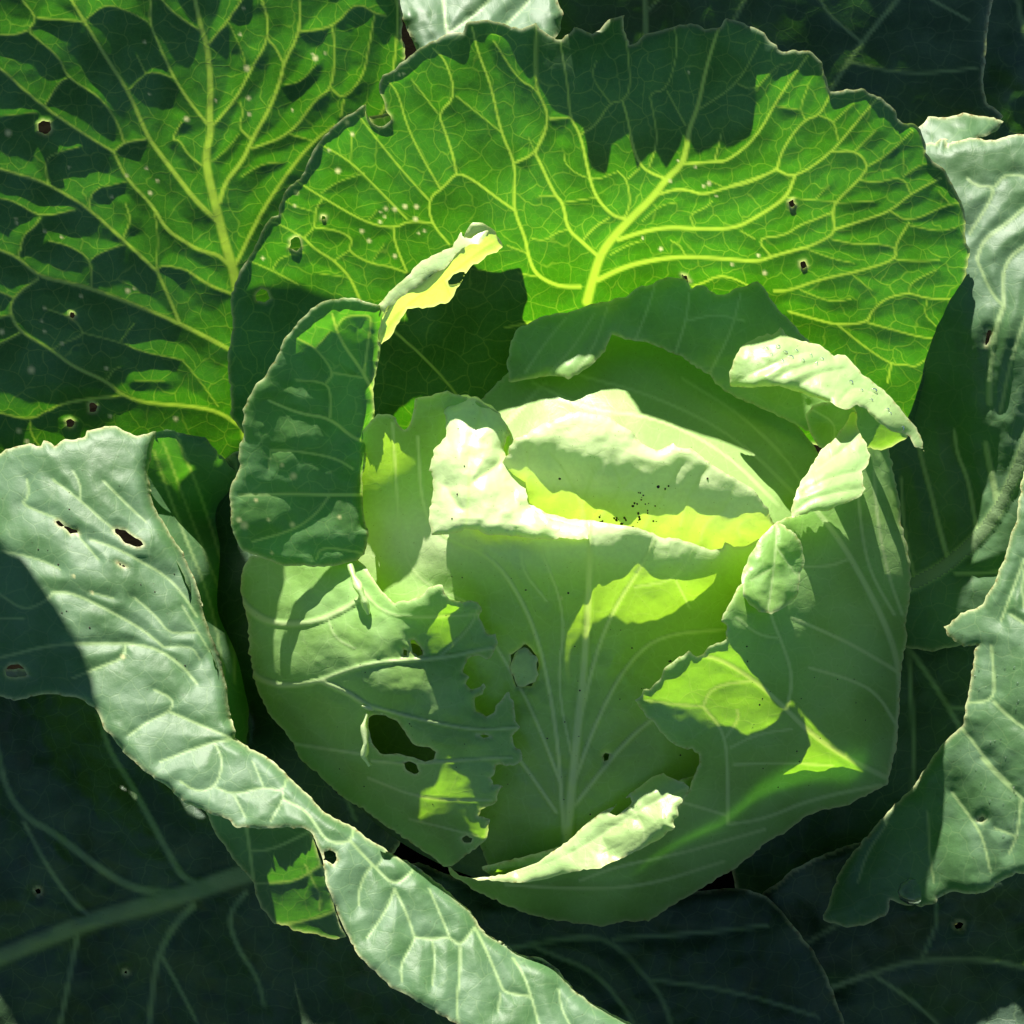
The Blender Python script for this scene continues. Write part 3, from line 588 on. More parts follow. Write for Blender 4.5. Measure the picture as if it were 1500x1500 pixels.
S10 = sheet(soft(o10), [(330,640,-130),(420,700,-60),(480,900,0),(400,950,-20),(345,850,-80),(350,950,-115),(360,1050,-150),(420,1080,-30),(600,1260,-60),(360,1150,-60),(290,800,-230)], [(5,4,[(340,660),(400,900),(520,1200)])], step=5, blister=6, noise=3, seed=36)
build('outer_leaf', [S10], M_DARK, CAB, 'dark leaf added to fill the shaded gap beside the chewed wrapper leaf')

# ---- neighbour on the right
oR2 = [(1500,690),(1492,740),(1480,785),(1466,830),(1448,868),(1440,885),(1422,893),(1404,902),(1392,914),(1380,918),(1388,932),(1398,940),(1412,948),(1432,945),(1428,962),(1421,1000),(1415,1030),(1412,1060),(1380,1090),(1340,1150),(1290,1200),(1240,1260),(1212,1330),
       (1206,1348),(1222,1352),(1240,1359),(1265,1356),(1300,1338),(1304,1318),(1325,1326),(1350,1329),(1372,1322),(1385,1310),(1408,1308),(1430,1310),(1455,1300),(1478,1285),(1500,1280),(1600,1260),(1700,1000),(1640,760)]
vR2 = Z(1200, 850, 5, (3, 3, (1260,480),(1280,700),(1280,880),(1080,900)), (3.4, 3.4, (1280,890),(1400,1010),(1500,1080),(1700,1200)), (3.4, 3.4, (1050,1090),(1110,1160),(1250,1350),(1400,1500)), (3, 3, (1400,250),(1560,350),(1700,500)), (3, 2, (1500,-150),(1420,60),(1330,300)), (2.6, 2, (1560,-300),(1480,0),(1500,200)))
vR2 += Z(1180, 1100, 4.6875, (3.4, 3.4, (1210,50),(1320,170),(1480,320),(1600,420)), (3.2, 2.4, (1010,290),(1150,480),(1220,600),(1270,830)), (3, 2.4, (1480,320),(1460,560),(1400,700)), (2.4, 2, (840,420),(850,700),(880,900)), (2.4, 2, (360,900),(420,700),(560,500)), (2.4, 2, (1300,530),(1460,590)))
cR2 = [(1495,740,40),(1500,900,92),(1440,890,62),(1380,920,20),(1415,1060,86),(1500,1100,135),(1400,1200,78),(1405,1310,96),(1450,1300,120),(1500,1280,150),(1330,1325,20),(1300,1310,10),(1215,1345,-20),(1330,1150,10),(1260,1240,-15),(1640,760,60),(1650,1150,180)]
SR2 = sheet(oR2, cR2, vR2, [[(1435,1198),(1440,1195),(1443,1199),(1438,1204),(1433,1202)]], step=3, blister=8, bw=18, noise=1.8, seed=37, amp=2.0)
LR2 = build('leaf', [SR2], M_WAX, RIGHT)

# ---- neighbour behind
oP = [(540,-160),(575,-20),(590,30),(620,100),(700,120),(790,90),(822,44),(826,20),(815,-10),(830,-150)]
SP = sheet(oP, [(540,-160,-250),(590,20,-125),(700,100,-60),(790,80,-80),(825,20,-140),(830,-150,-260),(700,0,-130)], [(3.5,3,[(645,-60),(650,10),(655,50),(665,110)]),(3,2,[(655,50),(700,20),(740,-30)]),(3,2,[(700,80),(735,40),(760,20),(790,-20)])], step=3.5, blister=12, bw=16, noise=5, seed=41)
build('leaf', [SP], M_WAX, BACK, 'pale blue green leaf end catching the sun')
oQ = [(780,-120),(790,40),(850,120),(1050,160),(1200,230),(1330,250),(1400,215),(1455,190),(1470,170),(1445,150),(1440,120),(1445,60),(1455,0),(1470,-150),(1100,-220)]
vQ = [(6,5,[(940,-120),(945,20),(950,140)]),(4,3,[(1150,-100),(1090,0),(1040,100)]),(5,4,[(1460,-150),(1330,-20),(1240,90),(1180,200)]),(3,2.4,[(1330,-20),(1420,30)]),(3,2.4,[(1240,90),(1330,110),(1430,100)]),(3,2.4,[(1260,60),(1200,10),(1190,-60)]),(3,2,[(945,20),(1000,-40)])]
SQ = sheet(oQ, [(780,-120,-160),(790,40,-200),(1050,160,-228),(1200,230,-240),(1400,215,-236),(1455,0,-182),(1470,-150,-148),(1100,-220,-128),(1100,0,-185),(1300,80,-205)], vQ, step=4, blister=3, bw=24, noise=1.2, seed=43)
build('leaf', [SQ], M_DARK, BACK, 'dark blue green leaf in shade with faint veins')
oQ3 = [(1380,-200),(1700,-250),(1800,100),(1700,330),(1500,350),(1380,260),(1400,100)]  # added dark sheet standing in for the shaded corner
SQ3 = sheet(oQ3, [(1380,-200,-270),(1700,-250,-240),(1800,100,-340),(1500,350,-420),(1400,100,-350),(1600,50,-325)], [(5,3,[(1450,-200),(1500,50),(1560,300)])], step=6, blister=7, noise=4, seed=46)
build('leaf', [SQ3], M_DARK, BACK, 'very dark leaf added to fill the shaded corner')
oQ2 = [(1340,190),(1360,170),(1385,172),(1410,165),(1440,170),(1470,178),(1460,192),(1430,205),(1400,220),(1360,240),(1330,230)]
SQ2 = sheet(oQ2, [(1340,190,-180),(1400,168,-190),(1470,180,-190),(1360,240,-140),(1430,205,-150)], [], step=3, noise=5, seed=44)
build('leaf', [SQ2], M_WAX, BACK, 'crumpled pale leaf tip catching the sun')

o_caster = [(815,-64),(838,-58),(846,-92),(858,-104),(874,-96),(884,-62),(900,-72),(930,-58),(960,-74),(1000,-62),(1060,-70),(1078,-110),(1070,-200),(1000,-225),(880,-222),(810,-200),(805,-120)]  # added out of view, cut to throw shade on the tall leaf
S_caster = sheet(o_caster, [(835,-60,210),(930,-58,203),(1000,-62,210),(1075,-90,226),(1070,-200,300),(880,-222,312),(805,-200,300),(940,-140,268)], [(5,3,[(940,-220),(940,-160),(930,-70)])], step=4, blister=1, noise=1.6, seed=45, wavy=1)
o_caster3 = [(96,-98),(92,-130),(80,-160),(58,-185),(56,-210),(70,-235),(130,-250),(186,-240),(205,-200),(190,-160),(162,-130),(156,-98),(125,-90)]
S_caster3 = sheet(o_caster3, [(96,-98,98),(156,-98,98),(92,-130,170),(162,-130,170),(84,-165,262),(190,-160,262),(84,-232,352),(130,-250,372),(190,-240,352)], [], step=4, noise=2, seed=48)
build('leaf', [S_caster3], M_DARK, BACK)  # added out of view to keep stray sun off the gap and lower leaves
build('leaf', [S_caster], M_DARK, BACK, 'unseen leaf added out of view to shade the top of the tall backlit leaf')

# ------------------------------------------------------------------ the head
# firm inner ball
def ball(name, mat, parent):
    nu, nv = 96, 48
    u = np.linspace(0, 2 * np.pi, nu, endpoint=False); v = np.linspace(.02, np.pi - .02, nv)
    U, Vv = np.meshgrid(u, v, indexing='ij')
    x = 850 + 420 * np.sin(Vv) * np.cos(U); y = 965 + 345 * np.sin(Vv) * np.sin(U); h = -30 + 300 * np.cos(Vv)
    k = np.arange(nu * nv).reshape(nu, nv)
    Q = np.stack([k[:, :-1], np.roll(k, -1, 0)[:, :-1], np.roll(k, -1, 0)[:, 1:], k[:, 1:]], -1).reshape(-1, 4)
    X, Y, H = x.ravel(), y.ravel(), h.ravel()
    H = H + 4 * noise2(X + 9000, Y + 9000, 60, 71)
    M = np.zeros((len(X), 4)); M[:, 3] = .3
    return build(name, [dict(V=world(X, Y, H), Q=Q, M=M, P=np.stack([X, Y, H], 1))], mat, parent)
ball('heart', M_DARK, CAB)  # dark material paints the shade seen through the leaf holes

# leaf closing the back of the head
oHB = [(560,760),(640,640),(715,575),(745,545),(800,520),(860,478),(950,470),(1030,490),(1090,540),(1170,625),(1220,690),(1240,760),(1180,800),(1000,810),(760,800)]
cHB = [(560,760,120),(715,575,50),(800,556,72),(870,480,0),(1000,480,-5),(1090,540,10),(850,590,116),(950,590,116),(1000,548,50),(1170,625,50),(1240,760,90),(850,640,166),(1000,650,160),(1130,740,190),(760,780,270),(1000,800,270)]
vHB = [(3,2,[(780,560),(860,600),(960,610),(1060,660),(1140,740)]),(3,2,[(850,550),(960,580),(1080,640),(1180,740)]),(3,2,[(1000,555),(1090,610),(1170,690),(1200,780)]),(3,2,[(720,640),(760,600),(800,560)])]
SHB = sheet(oHB, cHB, vHB, step=4, blister=3, bw=20, ridge=.4, noise=1.2, seed=51, paleness=.2)
build('head_leaf', [SHB], M_HEAD, CAB, 'smooth pale leaf closing the back of the head in shade')

# inner leaf with the white rim
oHI = [(700,800),(720,700),(752,645),(772,637),(788,625),(800,618),(830,606),(848,602),(870,606),(895,612),(915,626),(932,642),(950,655),(962,660),(976,654),(985,648),(992,655),(1012,656),(1030,670),(1060,690),(1090,708),(1110,724),(1126,745),(1136,768),(1150,830),(1050,860),(850,840)]
cHI = [(700,800,300),(752,645,392),(772,640,402),(850,657,412),(848,604,404),(790,625,402),(800,648,408),(910,668,402),(900,615,396),(960,674,392),(955,658,388),(1000,660,388),(1060,692,372),(1120,740,345),(780,765,330),(860,772,340),(1000,795,325),(1130,830,285),(900,690,405),(850,840,315),(1050,730,372)]
vHI = Z(850, 400, 3, (3, 2, (10,1110),(5,1030),(60,850)), (3, 2, (70,1100),(190,940),(150,860)), (3, 2, (190,940),(270,850)), (3, 2, (280,1120),(380,950),(440,840)), (3, 2, (440,1110),(480,960),(560,850)), (3, 2, (530,1180),(540,1110),(640,1030),(680,930)), (2.4, 2, (700,1160),(690,1110),(740,1080)))
vHI += Z(580, 560, 5, (3, 2, (1390,1030),(1360,890),(1220,620),(1130,520)), (3, 2, (1360,890),(1480,610)), (2.4, 2, (960,780),(960,470)))
def yHI(x, y): return .55 + 0 * x
SHI = sheet(oHI, cHI, vHI, step=2.8, blister=4, bw=16, noise=1.6, seed=53, paleness=.75, rim=4)
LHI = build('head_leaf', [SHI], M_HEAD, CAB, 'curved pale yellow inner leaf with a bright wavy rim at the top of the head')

# front leaf of the head and its turned down flap
oHF = [(520,640),(548,612),(553,606),(572,607),(580,612),(585,624),(592,630),(600,622),(604,608),(608,584),(632,580),(655,572),(672,578),(700,586),(728,602),(748,632),(762,680),(772,735),(800,752),(830,760),(860,762),(900,768),(935,773),(946,777),(965,786),(990,788),(1025,800),(1042,806),(1058,803),(1062,794),(1075,801),(1092,800),(1112,788),
       (1150,860),(1150,960),(1090,1080),(1040,1180),(930,1260),(830,1290),(720,1285),(690,1200),(668,1060),(655,960),(560,930),(510,880),(505,760)]
cHF = [(520,640,262),(505,800,160),(550,612,308),(565,760,232),(585,850,255),(650,576,338),(640,700,298),(640,800,310),(640,870,305),(600,700,268),(700,640,325),(760,760,382),(865,764,424),(865,800,430),(865,860,394),(865,950,342),(850,1100,308),(835,1240,250),(1000,792,398),(1000,825,398),(1000,900,342),(1092,800,340),(1080,900,292),(720,800,388),(720,860,360),(780,870,376),(700,950,322),(620,900,310),(700,1050,286),(760,1200,248),(980,1050,285),(940,1160,262),(560,1000,200),(600,1130,175),(1150,900,262)]
vHF = [(13,5,[(830,1250),(838,1150),(848,1050),(856,980),(862,880),(865,800),(862,764)]),(5,3,[(826,1220),(815,1060),(790,940),(760,870),(720,815),(650,790),(618,750),(612,640)]),(5,3,[(836,1160),(880,1040),(925,965),(970,930),(1060,922)]),(5,3,[(842,1180),(920,1080),(990,1030),(1040,1020)]),(5,3,[(844,1080),(872,960),(900,890),(940,830),(960,790)]),
       (4,2.6,[(815,1190),(760,1110),(700,1040),(640,990)]),(4,2.6,[(822,1150),(780,1040),(730,950),(680,880)]),(3,2,[(575,620),(580,700),(585,790),(610,850),(680,880)]),(3,2,[(735,800),(700,770),(690,740)]),(2.4,2,[(800,880),(760,830),(770,780)]),(2.4,2,[(930,860),(990,850),(1020,800)]),(2.4,2,[(990,850),(1010,890)]),(3,2,[(840,1120),(815,1000),(830,900),(790,800)])]
SHF = sheet(oHF, cHF, vHF, [[(883,1106),(888,1102),(893,1105),(891,1113),(885,1115)], [(789, 976), (784, 990), (779, 1005), (768, 1005), (756, 1006), (751, 990), (747, 976), (748, 959), (759, 952), (768, 943), (778, 950), (786, 961)]], [(822,876,2)], step=2.8, blister=3.5, bw=16, ridge=.45, noise=1.4, seed=57, paleness=.35, rim=3,
            paleness_fn=lambda x, y: .10 + .6 * np.exp(-((y - 785) / 50) ** 2))  # paler band puts the sun on the fold into the leaf colour
SSC = sheet([(786, 977), (786, 993), (777, 1001), (768, 1006), (758, 1005), (753, 991), (747, 977), (752, 964), (759, 952), (768, 948), (777, 955), (786, 961)], [(a, b, c - 3) for a, b, c in cHF], [], step=1.6, blister=0, noise=2.5, seed=58, rim=2, paleness=.3, amp=2.4)
oW = [(632,784),(629,755),(634,722),(632,690),(628,690),(632,672),(634,660),(645,650),(653,640),(651,600),(653,592),(664,590),(670,581),(685,578),(705,586),(728,602),(742,625),(748,636),(741,648),(741,668),(752,675),(766,690),(770,715),(774,738),(782,748),(800,756),(830,766),(862,770),(862,790),(800,790),(760,786),(715,784),(700,776),(680,775),(655,783)]
cW = [(632,784,378),(632,700,356),(655,595,330),(700,590,336),(680,690,386),(745,640,348),(768,700,370),(680,780,408),(760,784,414),(862,772,426),(862,790,438),(780,750,400),(720,720,396),(700,640,364)]
vW = Z(580, 560, 5, (3.4, 4, (620,160),(610,280),(530,470),(540,740),(510,1080)), (3, 2.6, (545,740),(640,680),(800,550),(830,330)), (3, 2, (800,550),(940,680),(990,920)), (2, 2, (370,760),(440,880),(490,930)), (2, 2, (370,380),(390,430)))
SW = sheet(oW, cW, vW, step=2.4, blister=7, bw=13, noise=2.4, seed=59, paleness=.65, rim=3, amp=2)  # paler than its leaf, carrying the direct sun on the flap
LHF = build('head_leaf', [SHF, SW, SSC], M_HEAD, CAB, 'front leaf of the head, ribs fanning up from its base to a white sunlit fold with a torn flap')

# left wrapper with holes
oLW = [(366,815),(430,812),(515,815),(526,822),(545,845),(560,867),(578,884),(598,881),(618,872),(628,860),(642,856),(650,862),(654,872),(665,879),(685,880),(700,882),(706,896),(702,906),(710,922),(716,930),(726,928),(730,942),(722,958),(712,966),(706,962),(690,962),(678,985),(688,992),(682,1002),(690,1010),(704,1006),(708,1000),(712,1006),(696,1022),(697,1042),(712,1050),(724,1044),(730,1030),
       (745,1012),(752,1026),(755,1050),(762,1065),(750,1078),(752,1090),(762,1098),(765,1112),(752,1122),(736,1120),(726,1122),(718,1140),(722,1150),(738,1152),(728,1166),(720,1180),(704,1186),(700,1196),(718,1200),(716,1215),(700,1240),(672,1262),(650,1270),(618,1246),(560,1206),(500,1166),(440,1112),(398,1052),(374,1002),(364,952),(360,900),(352,866),(356,832)]
h_LW = [[(540,1052),(548,1047),(565,1048),(580,1055),(590,1068),(602,1086),(612,1093),(630,1095),(639,1101),(636,1112),(622,1116),(606,1109),(585,1104),(566,1105),(556,1103),(545,1088)], [(592,1118),(600,1115),(609,1119),(614,1130),(607,1134),(597,1129)], [(600,938),(607,937),(615,947),(620,958),(612,962),(604,956)], [(591,951),(597,953),(596,961),(590,959)], [(699,1077),(712,1076),(718,1079),(708,1081)], [(676,1228),(684,1223),(692,1228),(690,1234),(680,1234)]]
cLW = [(360,900,30),(354,840,10),(374,1002,40),(398,1052,55),(450,830,170),(450,900,200),(450,1000,190),(440,1112,70),(540,840,255),(540,900,285),(540,1050,262),(645,862,378),(700,888,378),(620,935,326),(700,940,345),(728,940,362),(755,1050,338),(750,1120,318),(650,1150,262),(560,1206,95),(650,1268,150),(600,1000,318),(700,1230,250),(500,1166,90),(640,1080,305)]
vLW = [(9,6,[(352,880),(366,895),(390,910),(420,915),(460,912),(500,895),(530,876)]),(7,4,[(368,985),(385,998),(420,1006),(470,998),(500,985),(550,970),(640,965),(720,950)]),(6,5,[(470,998),(510,1015),(540,1036),(560,1040)]),(4,2.6,[(560,1040),(640,1060),(700,1070),(757,1066)]),(4,3,[(430,1090),(470,1096),(530,1105)]),(3.6,2.6,[(545,1115),(600,1120),(700,1112),(750,1110)]),(3.4,2.6,[(540,1140),(620,1172),(720,1172)]),(3,2,[(640,965),(690,920),(700,890)]),(3,2,[(520,850),(560,900),(620,905),(700,900)]),(3,2,[(600,1200),(660,1215),(700,1225)]),(2.4,2,[(480,905),(490,935),(520,950)])]
SLW = sheet(oLW, cLW, vLW, h_LW, step=2.6, blister=4, bw=16, ridge=.75, noise=2.6, seed=61, rim=3, amp=2)
# curled torn edges round the big hole and at the top
def curl(pts, w, hh, seed):
    """a narrow rolled strip of torn leaf along points (x, y, h)"""
    P = np.array(pts, float); n = len(P); out = []
    t = np.linspace(0, n - 1, 40); C = np.stack([np.interp(t, np.arange(n), P[:, c]) for c in range(3)], 1)
    r = np.random.default_rng(seed); V = []; Q = []
    for i in range(len(C)):
        d = C[min(i + 1, 39), :2] - C[max(i - 1, 0), :2]; d = d / max(np.hypot(*d), 1e-6); s = np.array([-d[1], d[0]])
        ww = w * (.55 + .45 * math.sin(math.pi * (i + .5) / 40)) * (1 + .22 * math.sin(i * .42 + seed)) + r.normal(0, .12)
        for k in range(9):
            a = math.pi * (k / 8) * 1.25 - .3
            V.append((C[i, 0] + s[0] * math.cos(a) * ww, C[i, 1] + s[1] * math.cos(a) * ww, C[i, 2] + math.sin(a) * hh))
    for i in range(39):
        for k in range(8): Q.append((i * 9 + k, i * 9 + k + 1, (i + 1) * 9 + k + 1, (i + 1) * 9 + k))
    V = np.array(V); M = np.zeros((len(V), 4)); M[:, 3] = 1; M[:, 0] = .3
    return dict(V=world(V[:, 0], V[:, 1], V[:, 2]), Q=np.array(Q), M=M, P=V)
K1 = curl([(538,1046,268),(533,1065,270),(536,1090,272),(533,1108,268),(542,1122,262)], 5, 9, 3)
K2 = curl([(530,1034,268),(550,1038,272),(566,1042,275),(578,1050,272)], 5, 9, 5)
K3 = curl([(512,826,268),(518,845,280),(526,862,292),(534,882,295),(540,900,290)], 6, 10, 7)
LLW = build('wrapper_leaf', [SLW, K1, K2, K3], M_MID, CAB, 'chewed wrapper leaf over one side of the head, with a large ragged hole and a bitten margin')

# right wrapper, its turned out front lip, ear and flap
oRW = [(1300,640),(1262,640),(1215,690),(1180,745),(1138,764),(1112,790),(1098,815),(1088,850),(1068,885),(1056,910),(1064,915),(1064,936),(1040,946),(1030,958),(1020,962),(1010,952),(990,966),(972,980),(966,996),(952,1010),(942,1010),(940,1018),(928,1026),(938,1038),(958,1058),(974,1078),(990,1092),(1014,1096),(1024,1104),(1020,1130),(1006,1160),(985,1190),(930,1225),(850,1258),(780,1278),(700,1285),(672,1282),(656,1268),
       (660,1282),(690,1302),(740,1326),(800,1346),(880,1358),(950,1350),(1010,1312),(1070,1276),(1120,1236),(1180,1196),(1240,1180),(1300,1150),(1313,1100),(1320,1000),(1328,940),(1332,880),(1334,840),(1330,800),(1320,755),(1310,700)]
cRW = [(1300,640,20),(1262,640,70),(1180,745,245),(1138,764,330),(1098,815,366),(1060,910,424),(1020,950,424),(990,966,420),(940,1018,394),(928,1026,390),(960,1060,366),(990,1092,346),(1020,1110,325),(1000,1170,292),(930,1225,285),(850,1258,275),(780,1278,262),(700,1285,245),(656,1268,215),(690,1302,170),(800,1346,60),(880,1358,40),(950,1350,30),(1070,1276,30),(1180,1196,50),(1300,1150,30),(1313,1100,30),(1320,1000,20),(1334,840,10),(1320,755,10),(1250,800,170),(1220,900,235),(1220,1050,215),(1098,890,384),(1120,950,366),(1160,930,330),(1060,1000,372),(1060,1080,326),(1120,1050,305),(1060,1150,270),(1060,1220,180),(900,1310,190),(1160,1130,200),(780,1312,185)]
vRW = [(9,6,[(1302,1150),(1314,1080),(1319,1030),(1318,980),(1300,920),(1265,850),(1230,790),(1190,740)]),(5,3,[(1317,985),(1250,945),(1200,922),(1160,905)]),(4,3,[(1312,1060),(1285,1015),(1245,995),(1185,978)]),(7,4,[(1300,1140),(1230,1105),(1180,1068),(1153,1040),(1110,1000),(1060,968),(1030,960)]),(4,3,[(1153,1040),(1162,990),(1145,940),(1130,905),(1120,860)]),(4,3,[(1066,1205),(1066,1140),(1063,1075),(1030,1035)]),(3,2.4,[(1030,1035),(985,1032),(945,1026)]),(3,2.4,[(1030,1035),(1040,1010),(1070,1000),(1110,998)]),
       (3,2.4,[(1063,1080),(1082,1055),(1080,1040)]),(4,2.6,[(1066,1195),(1010,1178),(985,1172)]),(3,2.4,[(1070,1095),(1110,1075),(1160,1068)]),(3,2.4,[(1075,1120),(1150,1117),(1220,1122)]),(5,3,[(1290,1150),(1190,1170),(1120,1200),(1066,1208)]),(4,3,[(1120,1215),(1000,1250),(900,1270),(850,1290)]),(4,3,[(1060,1262),(940,1300),(830,1302),(740,1296)]),(4,3,[(1310,900),(1275,840),(1262,780),(1255,700)]),(4,3,[(1322,900),(1300,840),(1285,760),(1280,690)]),(3,2.4,[(1240,820),(1215,830),(1160,830)]),(3,2.4,[(1080,905),(1110,930),(1140,935)])]
SRW = sheet(oRW, cRW, vRW, step=2.8, blister=4.5, bw=17, ridge=.35, noise=1.8, seed=67, rim=3, amp=2)
oB = [(1010,1153),(990,1142),(972,1132),(955,1138),(940,1150),(920,1165),(898,1182),(880,1190),(850,1215),(822,1240),(790,1262),(740,1281),(690,1287),(700,1290),(740,1292),(780,1291),(815,1283),(850,1276),(880,1272),(905,1260),(935,1246),(962,1232),(978,1218),(986,1216),(986,1206),(994,1196),(992,1184),(999,1176)]
cB = [(1010,1153,350),(972,1132,340),(940,1150,338),(898,1182,336),(850,1215,332),(790,1262,318),(690,1287,285),(740,1292,308),(850,1276,365),(905,1260,376),(962,1232,384),(990,1200,384),(930,1205,362)]
SB = sheet(oB, cB, [(3,2,[(1005,1155),(970,1170),(930,1190),(880,1225),(830,1255),(760,1280)]),(2.4,2,[(930,1190),(945,1215),(940,1240)]),(2.4,2,[(880,1225),(890,1245),(890,1265)])], [[(893,1190),(902,1180),(914,1170),(924,1167),(926,1175),(915,1186),(903,1195)]], [(915,1209,2.6)], step=2.2, blister=5, bw=12, noise=2.6, seed=69, rim=2, amp=1.4, paleness=.3)
oE1 = [(1160,758),(1160,742),(1166,722),(1180,697),(1198,668),(1208,655),(1225,640),(1238,622),(1250,600),(1256,612),(1258,630),(1270,650),(1275,666),(1272,680),(1262,690),(1264,705),(1268,716),(1262,726),(1245,735),(1225,741),(1205,749),(1182,753)]
cE1 = [(1160,758,312),(1166,722,290),(1198,668,235),(1238,622,190),(1250,600,170),(1258,630,205),(1275,666,222),(1262,690,245),(1266,716,262),(1225,741,300),(1182,753,312),(1210,700,275)]
SE1 = sheet(oE1, cE1, [(2.6,2,[(1165,750),(1190,730),(1230,722),(1262,716)]),(2.4,2,[(1180,720),(1215,700),(1262,690)]),(2.4,2,[(1195,690),(1225,668),(1258,640)])], step=2.2, blister=6, bw=11, noise=2.2, seed=73, rim=2, paleness=.25)
oE1b = [(1182,618),(1181,606),(1190,594),(1205,589),(1222,586),(1240,590),(1252,598),(1256,612),(1244,625),(1228,645),(1212,660),(1200,655),(1190,640)]
cE1b = [(1182,612,150),(1205,589,165),(1240,590,172),(1254,605,170),(1228,645,172),(1205,658,168),(1212,620,150)]
SE1b = sheet(oE1b, cE1b, [(2.4,2,[(1190,600),(1225,620),(1220,650)])], step=2.2, blister=3, noise=1.5, seed=75, rim=2)
oE2 = [(1138,764),(1150,770),(1158,776),(1166,782),(1176,804),(1179,822),(1172,845),(1170,862),(1160,880),(1145,892),(1130,900),(1112,897),(1098,886),(1088,868),(1086,850),(1094,826),(1100,810),(1114,788)]
cE2 = [(1138,764,362),(1166,782,358),(1179,822,352),(1170,862,370),(1130,900,400),(1098,886,406),(1088,855,400),(1100,810,386),(1130,830,388)]
SRWi = sheet([(700,1270),(850,1230),(1000,1140),(1150,1110),(1250,1090),(1290,1100),(1280,1140),(1180,1180),(1060,1262),(940,1330),(880,1342),(780,1322)], [(a, b, c - 26) for a, b, c in cRW], [], step=6, blister=0, noise=1, seed=68, paleness=0)  # added hidden layer that stops sun leaking behind the wrapper
SE2 = sheet(oE2, cE2, [(2.6,2,[(1138,770),(1135,820),(1125,895)]),(2.2,2,[(1136,800),(1165,840)]),(2.2,2,[(1134,830),(1100,850)])], step=2.2, blister=5, bw=11, noise=2.2, seed=77, rim=2.5)
LRW = build('wrapper_leaf', [SRW, SRWi, SB, SE1, SE1b, SE2], M_MID, CAB, 'wrapper leaf round the other side and front of the head, its torn margin curled out into small ears and a bright lip')

# upright leaf with the tongue, beside the head
o3 = [(562,452),(552,446),(530,440),(510,437),(490,438),(470,443),(455,452),(440,468),(430,480),(415,498),(402,530),(388,552),(375,562),(362,585),(355,600),(358,608),(354,622),(357,640),(350,665),(352,680),(345,700),(338,712),(336,730),(338,770),(346,790),(352,803),(370,812),(400,823),(430,829),(460,831),(500,827),(520,822),(534,812),(540,780),(532,740),(530,700),(538,660),(546,630),(549,600),(551,545),(556,500),(564,470)]
c3 = [(562,452,362),(490,438,335),(415,498,285),(355,600,225),(336,730,190),(350,800,180),(430,829,206),(520,822,246),(532,740,258),(540,640,276),(551,545,325),(450,600,268),(430,720,234),(480,500,290)]
v3 = Z(330, 320, 3, (4, 2.6, (620,1215),(450,1215),(300,1210),(60,1215)), (2.8, 2, (460,1215),(400,1300),(300,1370),(120,1420)), (4.5, 2.4, (665,985),(570,975),(460,875),(330,860),(190,800)), (2.8, 2, (460,875),(465,780),(445,720),(310,710)), (2.8, 2, (445,720),(480,680),(400,570),(320,530)), (4.5, 2.4, (665,800),(610,680),(500,530),(470,420)), (3, 2, (610,680),(625,560),(645,440),(620,425),(520,430),(490,480)),
       (3, 2, (560,1100),(480,1050),(300,1020),(200,1020)), (2, 1.6, (200,1020),(190,1100)), (2.2, 2, (480,680),(610,700)), (2.4, 2, (600,1470),(420,1440),(400,1500)), (2,1.6,(400,570),(460,500)))
s3 = [(330 + x / 3, 320 + y / 3, r) for x, y, r in ((300,1132,5),(250,1085,3),(135,1238,3),(295,1345,4),(190,1325,2.5),(502,1312,3),(85,1350,5.5),(60,1325,4),(680,550,3),(205,1470,2.5))]
S3 = sheet(o3, c3, v3, [], s3, step=2.4, blister=6, bw=15, noise=2.2, seed=81, rim=4, rimw=3, rolls=[([(562,452),(556,500),(551,545),(549,600),(538,660),(530,700),(534,770)], 16, -1)])
oT = [(563,458),(583,434),(617,414),(643,396),(660,377),(680,357),(683,338),(692,326),(706,326),(720,334),(728,346),(737,362),(728,370),(713,374),(693,387),(683,400),(667,427),(657,443),(630,450),(597,452),(587,467),(570,496),(558,506),(553,490)]
cT = [(563,458,362),(617,414,388),(660,377,402),(683,340,412),(706,326,418),(737,362,392),(713,374,380),(683,400,358),(657,443,330),(597,452,336),(570,496,325),(553,490,340),(640,420,368)]
ST = sheet(oT, cT, [(3,2,[(560,490),(590,450),(650,410),(700,370),(730,352)]),(2.4,2,[(650,410),(660,435)]),(2.2,2,[(600,446),(620,448)])], [[(655,412),(664,402),(674,398),(681,398),(678,408),(668,416),(658,417)]], [(703,352,4)], step=2.2, blister=4, bw=10, noise=1.8, seed=83, paleness=.9, rim=2.5)
oT2 = [(552,449),(570,427),(597,404),(623,380),(650,366),(663,362),(670,350),(676,338),(677,346),(690,350),(712,334),(716,338),(702,358),(688,358),(668,372),(646,396),(618,416),(585,436),(566,460)]
cT2 = [(552,449,358),(597,404,381),(650,366,396),(676,338,402),(714,336,412),(688,356,416),(646,396,406),(618,416,392),(585,436,379),(566,460,366)]
ST2 = sheet(oT2, cT2, [], step=2.2, blister=0, noise=1.5, seed=85, paleness=.9, rim=2)
L3 = build('wrapper_leaf', [S3, ST, ST2], M_DIM, CAB, 'small dark upright leaf with a bright yellow green tongue bent over at its top')

